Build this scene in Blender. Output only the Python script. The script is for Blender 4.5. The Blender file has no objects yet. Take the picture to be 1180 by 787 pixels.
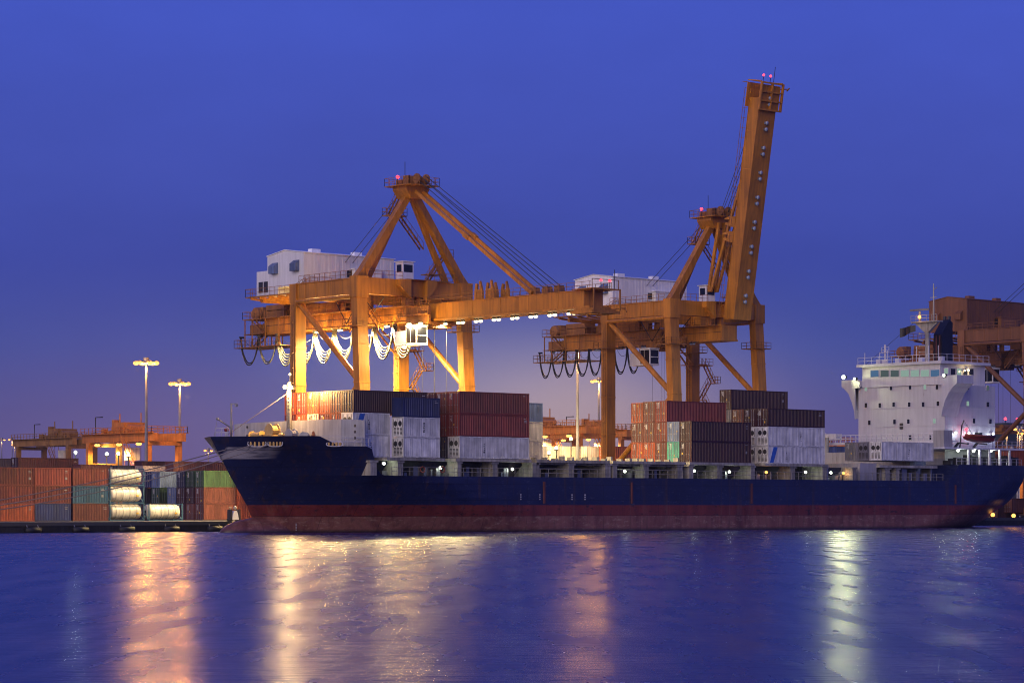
import bpy, math, random
from mathutils import Vector, Matrix
random.seed(7)
C = bpy.context.scene
COL = C.collection
R = math.radians
# ------------------------------------------------------------------ camera model (metres; x = along the quay, y = inland)
AL = R(41.0); SA, CA = math.sin(AL), math.cos(AL)
F, CX, HY, HC = 3000.0, 590.0, 583.0, 3.4
def ray_ratio(px):
    t = (px - CX) / F
    return (SA + t*CA) / (CA - t*SA)
def at(px, py, Y):
    """real place of something seen on the vertical plane y = Y"""
    X = Y * ray_ratio(px); d = X*SA + Y*CA
    return Vector((X, Y, HC + (HY - py) * d / F))
def atx(px, py, X):
    Y = X / ray_ratio(px); d = X*SA + Y*CA
    return Vector((X, Y, HC + (HY - py) * d / F))
def proj(p):
    d = p[0]*SA + p[1]*CA
    return CX + F*(p[0]*CA - p[1]*SA)/d, HY - F*(p[2]-HC)/d
QZ, QY = 1.2, 291.5          # quay level, quay edge

# ------------------------------------------------------------------ helpers
class MB:
    def __init__(s): s.v, s.f = [], []
    def add(s, vs, fs):
        n = len(s.v); s.v += [Vector(v) for v in vs]; s.f += [tuple(i+n for i in f) for f in fs]; return s
    def box(s, x0, x1, y0, y1, z0, z1):
        return s.add([(x0,y0,z0),(x1,y0,z0),(x1,y1,z0),(x0,y1,z0),(x0,y0,z1),(x1,y0,z1),(x1,y1,z1),(x0,y1,z1)],
                     [(0,3,2,1),(4,5,6,7),(0,1,5,4),(1,2,6,5),(2,3,7,6),(3,0,4,7)])
    def beam(s, p, q, w, h=None, w2=None, h2=None, up=(0,0,1)):
        p, q = Vector(p), Vector(q); h = w if h is None else h
        w2 = w if w2 is None else w2; h2 = h if h2 is None else h2
        d = (q-p).normalized(); u = Vector(up)
        if abs(d.dot(u)) > .98: u = Vector((0,1,0))
        a = d.cross(u).normalized(); b = a.cross(d).normalized()
        vs = []
        for c, ww, hh in ((p,w,h),(q,w2,h2)):
            for i, j in ((-1,-1),(1,-1),(1,1),(-1,1)): vs.append(c + a*(i*ww/2) + b*(j*hh/2))
        return s.add(vs, [(3,2,1,0),(4,5,6,7),(0,1,5,4),(1,2,6,5),(2,3,7,6),(3,0,4,7)])
    def tube(s, pts, r, n=6, r2=None):
        pts = [Vector(p) for p in pts]; m = len(pts); vs, fs = [], []
        for k, p in enumerate(pts):
            d = (pts[min(k+1,m-1)] - pts[max(k-1,0)]).normalized()
            u = Vector((0,0,1)) if abs(d.z) < .95 else Vector((1,0,0))
            a = d.cross(u).normalized(); b = a.cross(d)
            rr = r if r2 is None else r + (r2-r)*k/(m-1)
            for i in range(n):
                t = 2*math.pi*i/n; vs.append(p + a*math.cos(t)*rr + b*math.sin(t)*rr)
        for k in range(m-1):
            for i in range(n):
                j = (i+1) % n; fs.append((k*n+i, k*n+j, (k+1)*n+j, (k+1)*n+i))
        fs.append(tuple(reversed(range(n)))); fs.append(tuple(range((m-1)*n, m*n)))
        return s.add(vs, fs)
    def prism(s, poly, ext):
        """poly: 3d points of one flat face, ext: vector"""
        n = len(poly); e = Vector(ext); vs = [Vector(p) for p in poly]; vs += [v+e for v in vs[:n]]
        return s.add(vs, [tuple(range(n)), tuple(reversed(range(n,2*n)))] + [(i, n+i, n+(i+1)%n, (i+1)%n) for i in range(n)])
    def sphere(s, c, r, n=8, m=6, sq=(1,1,1)):
        c = Vector(c); vs, fs = [c+Vector((0,0,r*sq[2]))], []
        for i in range(1,m):
            t = math.pi*i/m
            for j in range(n):
                a = 2*math.pi*j/n; vs.append(c+Vector((r*sq[0]*math.sin(t)*math.cos(a), r*sq[1]*math.sin(t)*math.sin(a), r*sq[2]*math.cos(t))))
        vs.append(c-Vector((0,0,r*sq[2]))); L = len(vs)-1
        for j in range(n): fs.append((0,1+j,1+(j+1)%n)); fs.append((L,L-n+(j+1)%n,L-n+j))
        for i in range(m-2):
            for j in range(n):
                a, b = 1+i*n+j, 1+i*n+(j+1)%n; fs.append((a,a+n,b+n,b))
        return s.add(vs, fs)
    def rail(s, path, h=1.1, step=1.6, t=.055):
        for p, q in zip(path, path[1:]):
            p, q = Vector(p), Vector(q); L = (q-p).length; k = max(1, round(L/step))
            for i in range(k+1):
                c = p.lerp(q, i/k); s.beam(c, c+Vector((0,0,h)), t)
            for f in (.5, 1): s.beam(p+Vector((0,0,h*f)), q+Vector((0,0,h*f)), t)
        return s
    def stair(s, p, q, w=.9, axis=(1,0,0), t=.07):
        p, q, a = Vector(p), Vector(q), Vector(axis)
        for k in (-w/2, w/2):
            s.beam(p+a*k, q+a*k, t, .22)
            s.beam(p+a*k+Vector((0,0,1)), q+a*k+Vector((0,0,1)), .05)
            for i in range(5):
                c = p.lerp(q, i/4)+a*k; s.beam(c, c+Vector((0,0,1)), .05)
        n = max(3, int((q-p).length/.45))
        for i in range(1, n):
            c = p.lerp(q, i/n); s.beam(c-a*(w/2), c+a*(w/2), .22, .04)
        return s
    def build(s, name, mat, parent=None, smooth=False, xf=None, rel=True):
        me = bpy.data.meshes.new(name)
        vs = s.v if xf is None else [xf(v) for v in s.v]
        if parent is not None and rel:
            o0 = ORG.get(parent.name, Vector()); vs = [v-o0 for v in vs]
        me.from_pydata([tuple(v) for v in vs], [], s.f); me.update()
        for m in (mat if isinstance(mat, (list, tuple)) else [mat]): me.materials.append(m)
        if smooth:
            for p in me.polygons: p.use_smooth = True
        o = bpy.data.objects.new(name, me); COL.objects.link(o)
        if parent is not None:
            o.parent = parent; ORG[o.name] = ORG.get(parent.name, Vector()) if rel else Vector()
        return o
ORG = {}
def tag(o, label=None, cat=None, group=None, kind=None):
    for k, v in (('label',label),('category',cat),('group',group),('kind',kind)):
        if v: o[k] = v
    return o
def thing(name, loc, label, cat, group=None):
    o = bpy.data.objects.new(name, None); COL.objects.link(o); o.location = loc; o.empty_display_size = .5
    ORG[o.name] = Vector(loc); return tag(o, label, cat, group)
def light(parent, p, watts, col, r=.25, local=False, spot=None, aim=(0,0,-1)):
    d = bpy.data.lights.new('lamp_light', 'SPOT' if spot else 'POINT'); d.energy = watts; d.color = col; d.shadow_soft_size = r
    if spot: d.spot_size = R(spot); d.spot_blend = .5
    o = bpy.data.objects.new('lamp_light', d); COL.objects.link(o)
    o.location = Vector(p) - (Vector() if local else ORG.get(parent.name, Vector()))
    if spot: o.rotation_euler = (-Vector(aim)).to_track_quat('Z','Y').to_euler()
    o.parent = parent
    return o

# ------------------------------------------------------------------ materials
def nn(nt, t, **kw):
    n = nt.nodes.new(t)
    for k, v in kw.items(): setattr(n, k, v)
    return n
def paint(name, col, rough=.5, var=.3, streak=.35, rust=0., metal=0., grain=.7):
    m = bpy.data.materials.new(name); m.use_nodes = True; nt = m.node_tree; b = nt.nodes['Principled BSDF']; L = nt.links.new
    tc = nn(nt,'ShaderNodeTexCoord'); oi = nn(nt,'ShaderNodeObjectInfo')
    w = nn(nt,'ShaderNodeMath',operation='MULTIPLY'); L(oi.outputs['Random'], w.inputs[0]); w.inputs[1].default_value = 57.
    n1 = nn(nt,'ShaderNodeTexNoise',noise_dimensions='4D'); n1.inputs['Scale'].default_value = grain; n1.inputs['Detail'].default_value = 7
    L(tc.outputs['Object'], n1.inputs['Vector']); L(w.outputs[0], n1.inputs['W'])
    mp = nn(nt,'ShaderNodeMapping'); mp.inputs['Scale'].default_value = (2.2,2.2,.16); L(tc.outputs['Object'], mp.inputs['Vector'])
    n2 = nn(nt,'ShaderNodeTexNoise',noise_dimensions='4D'); n2.inputs['Scale'].default_value = 1.1; n2.inputs['Detail'].default_value = 5
    L(mp.outputs[0], n2.inputs['Vector']); L(w.outputs[0], n2.inputs['W'])
    r1 = nn(nt,'ShaderNodeMapRange'); L(n1.outputs['Fac'], r1.inputs['Value'])
    r1.inputs['From Min'].default_value=.3; r1.inputs['From Max'].default_value=.7; r1.inputs['To Min'].default_value=1-var; r1.inputs['To Max'].default_value=1+var*.6
    r2 = nn(nt,'ShaderNodeMapRange'); L(n2.outputs['Fac'], r2.inputs['Value'])
    r2.inputs['From Min'].default_value=.38; r2.inputs['From Max'].default_value=.62; r2.inputs['To Min'].default_value=1-streak; r2.inputs['To Max'].default_value=1.0
    mu = nn(nt,'ShaderNodeMath',operation='MULTIPLY'); L(r1.outputs[0], mu.inputs[0]); L(r2.outputs[0], mu.inputs[1])
    rv = nn(nt,'ShaderNodeMapRange'); L(oi.outputs['Random'], rv.inputs['Value']); rv.inputs['To Min'].default_value=.82; rv.inputs['To Max'].default_value=1.15
    m2 = nn(nt,'ShaderNodeMath',operation='MULTIPLY'); L(mu.outputs[0], m2.inputs[0]); L(rv.outputs[0], m2.inputs[1])
    vm = nn(nt,'ShaderNodeVectorMath',operation='SCALE'); vm.inputs[0].default_value = col; L(m2.outputs[0], vm.inputs['Scale'])
    out = vm.outputs[0]
    if rust > 0:
        n3 = nn(nt,'ShaderNodeTexNoise',noise_dimensions='4D'); n3.inputs['Scale'].default_value = 2.3; n3.inputs['Detail'].default_value = 9; n3.inputs['Roughness'].default_value=.68
        L(mp.outputs[0], n3.inputs['Vector']); L(w.outputs[0], n3.inputs['W'])
        r3 = nn(nt,'ShaderNodeMapRange'); L(n3.outputs['Fac'], r3.inputs['Value'])
        r3.inputs['From Min'].default_value=.66-.16*rust; r3.inputs['From Max'].default_value=.74-.1*rust
        mx = nn(nt,'ShaderNodeMix',data_type='RGBA'); L(r3.outputs[0], mx.inputs['Factor']); L(out, mx.inputs['A']); mx.inputs['B'].default_value=(.10,.04,.02,1)
        out = mx.outputs['Result']
    L(out, b.inputs['Base Color']); b.inputs['Roughness'].default_value = rough; b.inputs['Metallic'].default_value = metal
    bp = nn(nt,'ShaderNodeBump'); bp.inputs['Strength'].default_value=.25; bp.inputs['Distance'].default_value=.02; L(n1.outputs['Fac'], bp.inputs['Height']); L(bp.outputs[0], b.inputs['Normal'])
    return m
def glow(name, col, strength):
    m = bpy.data.materials.new(name); m.use_nodes = True; nt = m.node_tree; b = nt.nodes['Principled BSDF']
    b.inputs['Base Color'].default_value = (.03,.03,.03,1); b.inputs['Emission Color'].default_value = (*col,1); b.inputs['Emission Strength'].default_value = strength
    m.cycles.emission_sampling = 'NONE'
    return m
M = {}
PAL = dict(rust=(.185,.036,.024), brown=(.15,.045,.032), darkbrown=(.055,.016,.016), maroon=(.045,.010,.014), orange=(.36,.075,.028), red=(.23,.036,.026), white=(.78,.78,.76),
           cream=(.66,.6,.5), blue=(.02,.033,.13), bluegrey=(.13,.18,.33), teal=(.10,.42,.33), green=(.05,.11,.05), navy=(.02,.022,.055), tealblue=(.035,.12,.2), pink=(.5,.36,.32), darkgreen=(.025,.06,.03),grey=(.2,.2,.24))
for k, c in PAL.items(): M[k] = paint('container_'+k, c, .5, .3, .35, .35 if k not in ('white','cream') else .22)
M['yellow'] = paint('crane_yellow', (.55,.215,.016), .45, .26, .32, .26, grain=.25)
M['yellow_dark'] = paint('crane_yellow_worn', (.36,.15,.03), .55, .25, .3, .3)
M['brown_crane'] = paint('crane_brown', (.235,.10,.038), .5, .2, .25, .1, grain=.3)
M['house_white'] = paint('house_white', (.86,.85,.88), .5, .06, .12, .05, grain=.3)
M['ship_white'] = paint('ship_white', (.56,.55,.60), .45, .07, .12, .06, grain=.2)
M['ship_grey'] = paint('ship_grey', (.36,.35,.35), .5, .15, .25, .25, grain=.4)
M['deck_cream'] = paint('deck_cream', (.38,.36,.31), .6, .3, .4, .5)
M['deck_dark'] = paint('deck_dark', (.06,.06,.07), .6, .3, .3, .3)
M['dark'] = paint('dark_steel', (.03,.03,.035), .5, .3, .2)
M['black'] = paint('black_rubber', (.012,.012,.014), .6, .2, .1)
M['steel'] = paint('galvanised', (.3,.3,.31), .45, .2, .2, metal=.6)
M['rope'] = paint('rope_fibre', (.22,.19,.18), .9, .2, .1)
M['wire'] = paint('steel_wire', (.045,.045,.055), .5, .2, .1)
M['cable_lit'] = paint('cable_lit', (.085,.08,.065), .6, .15, .1)  # floodlit copy of the black festoon cables, the light put into the colour
M['brass'] = paint('roller_yellow', (.6,.38,.12), .4, .3, .2, .4)
M['funnel'] = paint('funnel_navy', (.006,.006,.009), .5, .2, .2)
M['lifeboat'] = paint('boat_red', (.24,.03,.02), .45, .15, .2)
M['tank'] = paint('tank_white', (.84,.81,.70), .35, .1, .4, .15, grain=1.2)
M['concrete'] = paint('concrete', (.07,.068,.066), .85, .35, .1, grain=.05)
M['quay_face'] = paint('quay_face', (.03,.029,.028), .8, .4, .5, .3)
M['mark_white'] = paint('marking_white', (.7,.7,.7), .6, .2, .3)
M['mark_grey'] = paint('marking_grey', (.4,.38,.38), .6, .4, .4)
M['mark_yellow'] = paint('marking_yellow', (.75,.5,.05), .6, .2, .2)
M['mark_blue'] = paint('marking_blue', (.03,.13,.55), .5, .2, .2)
M['hill'] = paint('hill_green', (.03,.04,.03), .9, .3, .1, grain=.01)
M['rtg'] = paint('gantry_orange', (.62,.22,.035), .5, .2, .25, .2)
M['rtg_dull'] = paint('gantry_ochre', (.3,.15,.04), .55, .25, .3, .3)
def glass(name, col=(.01,.012,.02), emit=None, strength=0):
    m = bpy.data.materials.new(name); m.use_nodes = True; b = m.node_tree.nodes['Principled BSDF']
    b.inputs['Base Color'].default_value=(*col,1); b.inputs['Roughness'].default_value=.12
    if emit: b.inputs['Emission Color'].default_value=(*emit,1); b.inputs['Emission Strength'].default_value=strength; m.cycles.emission_sampling='NONE'
    return m
M['glass'] = glass('window_dark')
M['glass_lit'] = glass('window_lit_green', emit=(.6,.9,.74), strength=.38)
M['glass_blue'] = glass('window_lit_blue', emit=(.16,.4,.75), strength=.3)
M['glass_dim'] = glass('window_dim', emit=(.3,.45,.4), strength=.18)
WARM, SOD, COOL, RED = (1.,.74,.32), (1.,.50,.16), (.86,1.,.80), (1.,.06,.06)
M['lens_warm'] = glow('lens_warm', (1.,.8,.42), 3.5)
M['lens_sod'] = glow('lens_sodium', (1.,.40,.08), 3.2)
M['lens_cool'] = glow('lens_cool', (.9,1.,.8), 5.)
M['lens_red'] = glow('lens_red', (1.,.035,.06), 5.)
M['lens_off'] = glass('lens_unlit', (.25,.3,.42))

# ------------------------------------------------------------------ world, sun, camera, render settings
W = bpy.data.worlds.new('World'); C.world = W; W.use_nodes = True
nt = W.node_tree; nt.nodes.clear(); L = nt.links.new
out = nn(nt,'ShaderNodeOutputWorld'); bg = nn(nt,'ShaderNodeBackground'); bg2 = nn(nt,'ShaderNodeBackground'); ad = nn(nt,'ShaderNodeAddShader')
tc = nn(nt,'ShaderNodeTexCoord'); sx = nn(nt,'ShaderNodeSeparateXYZ'); L(tc.outputs['Generated'], sx.inputs[0])
rp = nn(nt,'ShaderNodeValToRGB'); L(sx.outputs['Z'], rp.inputs[0])
cr = rp.color_ramp
stops = [(0.0,(.120,.092,.250)), (.035,(.082,.080,.270)), (.06,(.056,.080,.330)), (.092,(.044,.068,.365)), (.127,(.050,.080,.43)), (.184,(.052,.092,.53)), (.30,(.032,.072,.52)), (.5,(.046,.082,.50)), (1.0,(.04,.065,.42))]
while len(cr.elements) < len(stops): cr.elements.new(.5)
for e, (p, c) in zip(cr.elements, stops): e.position = p; e.color = (*c,1)
nz = nn(nt,'ShaderNodeTexNoise'); nz.inputs['Scale'].default_value = 9; nz.inputs['Detail'].default_value = 6; nz.inputs['Roughness'].default_value = .6
mpw = nn(nt,'ShaderNodeMapping'); mpw.inputs['Scale'].default_value=(1,1,2.6); L(tc.outputs['Generated'], mpw.inputs[0]); L(mpw.outputs[0], nz.inputs['Vector'])
mr = nn(nt,'ShaderNodeMapRange'); L(nz.outputs['Fac'], mr.inputs['Value']); mr.inputs['From Min'].default_value=.3; mr.inputs['From Max'].default_value=.7; mr.inputs['To Min'].default_value=.95; mr.inputs['To Max'].default_value=1.05
vs_ = nn(nt,'ShaderNodeVectorMath',operation='SCALE'); L(rp.outputs[0], vs_.inputs[0]); L(mr.outputs[0], vs_.inputs['Scale'])
skyc = vs_.outputs[0]
# glow of lamp-lit mist over the terminal, painted into the low sky
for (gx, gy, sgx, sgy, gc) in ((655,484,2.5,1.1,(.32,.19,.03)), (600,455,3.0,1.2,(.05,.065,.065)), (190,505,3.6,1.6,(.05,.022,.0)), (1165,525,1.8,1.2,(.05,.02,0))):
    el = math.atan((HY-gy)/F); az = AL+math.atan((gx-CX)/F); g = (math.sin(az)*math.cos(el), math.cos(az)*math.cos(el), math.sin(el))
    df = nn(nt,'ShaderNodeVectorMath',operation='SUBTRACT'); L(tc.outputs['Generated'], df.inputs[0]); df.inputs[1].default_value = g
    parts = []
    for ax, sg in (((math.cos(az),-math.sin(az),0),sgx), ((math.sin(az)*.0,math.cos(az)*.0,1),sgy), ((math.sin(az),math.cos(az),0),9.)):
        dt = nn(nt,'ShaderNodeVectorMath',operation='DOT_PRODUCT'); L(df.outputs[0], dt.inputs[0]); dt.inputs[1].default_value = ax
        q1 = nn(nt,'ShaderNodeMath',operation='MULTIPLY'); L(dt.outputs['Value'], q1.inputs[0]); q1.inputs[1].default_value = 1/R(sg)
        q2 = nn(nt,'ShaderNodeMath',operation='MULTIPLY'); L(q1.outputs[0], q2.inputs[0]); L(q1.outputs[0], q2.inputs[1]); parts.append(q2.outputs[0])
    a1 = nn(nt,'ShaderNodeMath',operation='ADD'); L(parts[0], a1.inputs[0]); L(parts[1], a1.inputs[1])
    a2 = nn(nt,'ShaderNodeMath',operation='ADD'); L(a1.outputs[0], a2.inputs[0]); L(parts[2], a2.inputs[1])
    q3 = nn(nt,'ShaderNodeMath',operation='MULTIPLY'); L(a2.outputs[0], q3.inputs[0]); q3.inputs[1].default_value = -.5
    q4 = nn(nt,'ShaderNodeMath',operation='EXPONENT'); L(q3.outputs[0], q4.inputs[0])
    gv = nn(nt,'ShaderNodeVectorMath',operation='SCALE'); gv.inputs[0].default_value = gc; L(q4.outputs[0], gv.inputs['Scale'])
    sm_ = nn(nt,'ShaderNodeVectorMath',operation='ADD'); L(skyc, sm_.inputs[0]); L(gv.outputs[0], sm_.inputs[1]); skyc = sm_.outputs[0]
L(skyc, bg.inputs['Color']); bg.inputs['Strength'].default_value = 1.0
SUN_EL, SUN_AZ = R(17), R(246)      # afterglow behind the camera's left shoulder
sky = nn(nt,'ShaderNodeTexSky'); sky.sky_type = 'NISHITA'; sky.sun_disc = False; sky.sun_elevation = R(-2.5); sky.sun_rotation = SUN_AZ
L(sky.outputs[0], bg2.inputs['Color']); bg2.inputs['Strength'].default_value = .05
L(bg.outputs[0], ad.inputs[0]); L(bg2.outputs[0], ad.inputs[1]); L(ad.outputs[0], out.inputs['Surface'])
sd = bpy.data.lights.new('afterglow_sun','SUN'); sd.energy = 1.8; sd.color = (1.,.80,.66); sd.angle = R(50)
so = bpy.data.objects.new('afterglow_sun', sd); COL.objects.link(so)
dirv = Vector((math.sin(SUN_AZ)*math.cos(SUN_EL), math.cos(SUN_AZ)*math.cos(SUN_EL), math.sin(SUN_EL)))
so.rotation_euler = dirv.to_track_quat('Z','Y').to_euler()
cd = bpy.data.cameras.new('camera'); cam = bpy.data.objects.new('camera', cd); COL.objects.link(cam); C.camera = cam
cam.location = (0,0,HC); cam.rotation_euler = (R(90),0,-AL)
cd.sensor_width = 36; cd.sensor_fit = 'HORIZONTAL'; cd.lens = 36*F/1180; cd.shift_y = (HY-393.5)/1180; cd.clip_end = 12000; cd.clip_start = .5
C.view_settings.view_transform = 'Standard'; C.view_settings.look = 'None'; C.view_settings.exposure = 0; C.view_settings.gamma = 1; C.view_settings.use_curve_mapping = False
cy = C.cycles; cy.use_denoising = True; cy.denoiser = 'OPENIMAGEDENOISE'; cy.max_bounces = 6; cy.diffuse_bounces = 2; cy.glossy_bounces = 3; cy.volume_bounces = 0
cy.pixel_filter_type = 'BLACKMAN_HARRIS'; cy.filter_width = 1.05; cy.denoising_input_passes = 'RGB_ALBEDO_NORMAL'; cy.denoising_prefilter = 'ACCURATE'; cy.use_adaptive_sampling = False; cy.use_light_tree = True; cy.sample_clamp_indirect = 6; cy.sample_clamp_direct = 0; cy.caustics_reflective = False; cy.caustics_refractive = False

# ------------------------------------------------------------------ water, ground, quay, hills
def water_mat():
    m = bpy.data.materials.new('harbour_water'); m.use_nodes = True; nt = m.node_tree; b = nt.nodes['Principled BSDF']; L = nt.links.new
    b.inputs['Base Color'].default_value = (.001,.006,.085,1); b.inputs['Roughness'].default_value = .20; b.inputs['IOR'].default_value = 1.33
    tc = nn(nt,'ShaderNodeTexCoord'); h = None
    for sc, dist, st in (((.42,.95,1), 1.0, .075), ((.12,.30,1), 1.0, .045), ((1.5,3.4,1),1.0,.04)):
        mp = nn(nt,'ShaderNodeCombineXYZ')
        for k, ax in enumerate(((sc[0]*CA,-sc[0]*SA,0),(sc[1]*SA,sc[1]*CA,0))):
            d_ = nn(nt,'ShaderNodeVectorMath',operation='DOT_PRODUCT'); L(tc.outputs['Object'], d_.inputs[0]); d_.inputs[1].default_value = ax; L(d_.outputs['Value'], mp.inputs[k])
        n = nn(nt,'ShaderNodeTexNoise'); n.inputs['Scale'].default_value = dist; n.inputs['Detail'].default_value = 5; n.inputs['Roughness'].default_value=.55; L(mp.outputs[0], n.inputs['Vector'])
        mm = nn(nt,'ShaderNodeMath',operation='MULTIPLY'); L(n.outputs['Fac'], mm.inputs[0]); mm.inputs[1].default_value = st
        if h is None: h = mm.outputs[0]
        else:
            a = nn(nt,'ShaderNodeMath',operation='ADD'); L(h, a.inputs[0]); L(mm.outputs[0], a.inputs[1]); h = a.outputs[0]
    uv = nn(nt,'ShaderNodeCombineXYZ')
    for k, ax in enumerate(((.55*CA,-.55*SA,0),(.085*SA,.085*CA,0))):
        d_ = nn(nt,'ShaderNodeVectorMath',operation='DOT_PRODUCT'); L(tc.outputs['Object'], d_.inputs[0]); d_.inputs[1].default_value = ax; L(d_.outputs['Value'], uv.inputs[k])
    wn = nn(nt,'ShaderNodeTexNoise'); wn.inputs['Scale'].default_value = 1.; wn.inputs['Detail'].default_value = 4; wn.inputs['Roughness'].default_value = .55; L(uv.outputs[0], wn.inputs['Vector'])
    wr = nn(nt,'ShaderNodeMapRange'); L(wn.outputs['Fac'], wr.inputs['Value']); wr.inputs['From Min'].default_value = .36; wr.inputs['From Max'].default_value = .64; wr.inputs['To Min'].default_value = .20; wr.inputs['To Max'].default_value = .30
    L(wr.outputs[0], b.inputs['Roughness'])
    wm = nn(nt,'ShaderNodeMath',operation='MULTIPLY_ADD'); L(wn.outputs['Fac'], wm.inputs[0]); wm.inputs[1].default_value = .05; L(h, wm.inputs[2]); h = wm.outputs[0]
    bp = nn(nt,'ShaderNodeBump'); bp.inputs['Strength'].default_value = 1.; bp.inputs['Distance'].default_value = 1.0; L(h, bp.inputs['Height']); L(bp.outputs[0], b.inputs['Normal'])
    return m
tag(MB().add([(-900,-300,0),(2400,-300,0),(2400,292.5,0),(-900,292.5,0)],[(0,1,2,3)]).build('harbour_water', water_mat()), kind='structure')
tag(MB().box(-900,2400,292.3,2600,-.6,QZ).build('port_ground', M['concrete']), kind='structure')
qw = thing('quay_wall',(180,QY,0),'low dark concrete quay wall running along the waterline','quay wall')
MB().box(-900,2400,QY,292.3,-.6,QZ-.35).build('wall_face', M['quay_face'], qw)
MB().box(-900,2400,QY-.12,292.296,QZ-.35,QZ+.14).build('coping', M['concrete'], qw)
for i in range(9):
    x = 158+i*7.0
    f = thing('quay_fender',(x,QY,0), 'black rubber fender on the quay wall left of the bow','fender','rubber fenders along the quay wall')
    MB().tube([(x-1.1,QY-.42,.32),(x+1.1,QY-.42,.32)],.4,10).build('fender_body', M['black'], f, True)
    MB().beam((x-.8,QY-.3,.7),(x-.8,QY-.13,.98),.09).beam((x+.8,QY-.3,.7),(x+.8,QY-.13,.98),.09).build('chain', M['steel'], f)
hm = MB(); pts = [(-900,12),(-300,26),(300,18),(700,30),(1100,34),(1350,44),(1600,48),(1900,40),(2300,30)]
for i in range(-90,240,6):
    pass
def hz(x):
    return 16+10*math.sin(x*.004)+7*math.sin(x*.013+1)+3*math.sin(x*.041)+ (18 if x>1500 else 0)
xs = list(range(-800,2400,40)); vs, fs = [], []
for x in xs: vs += [(x,2250,QZ-1),(x,2380,QZ+hz(x)),(x,2560,QZ-1)]
for i in range(len(xs)-1):
    a = i*3; fs += [(a,a+3,a+4,a+1),(a+1,a+4,a+5,a+2)]
tag(hm.add(vs,fs).build('hills', M['hill'], smooth=True), kind='structure')

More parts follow.
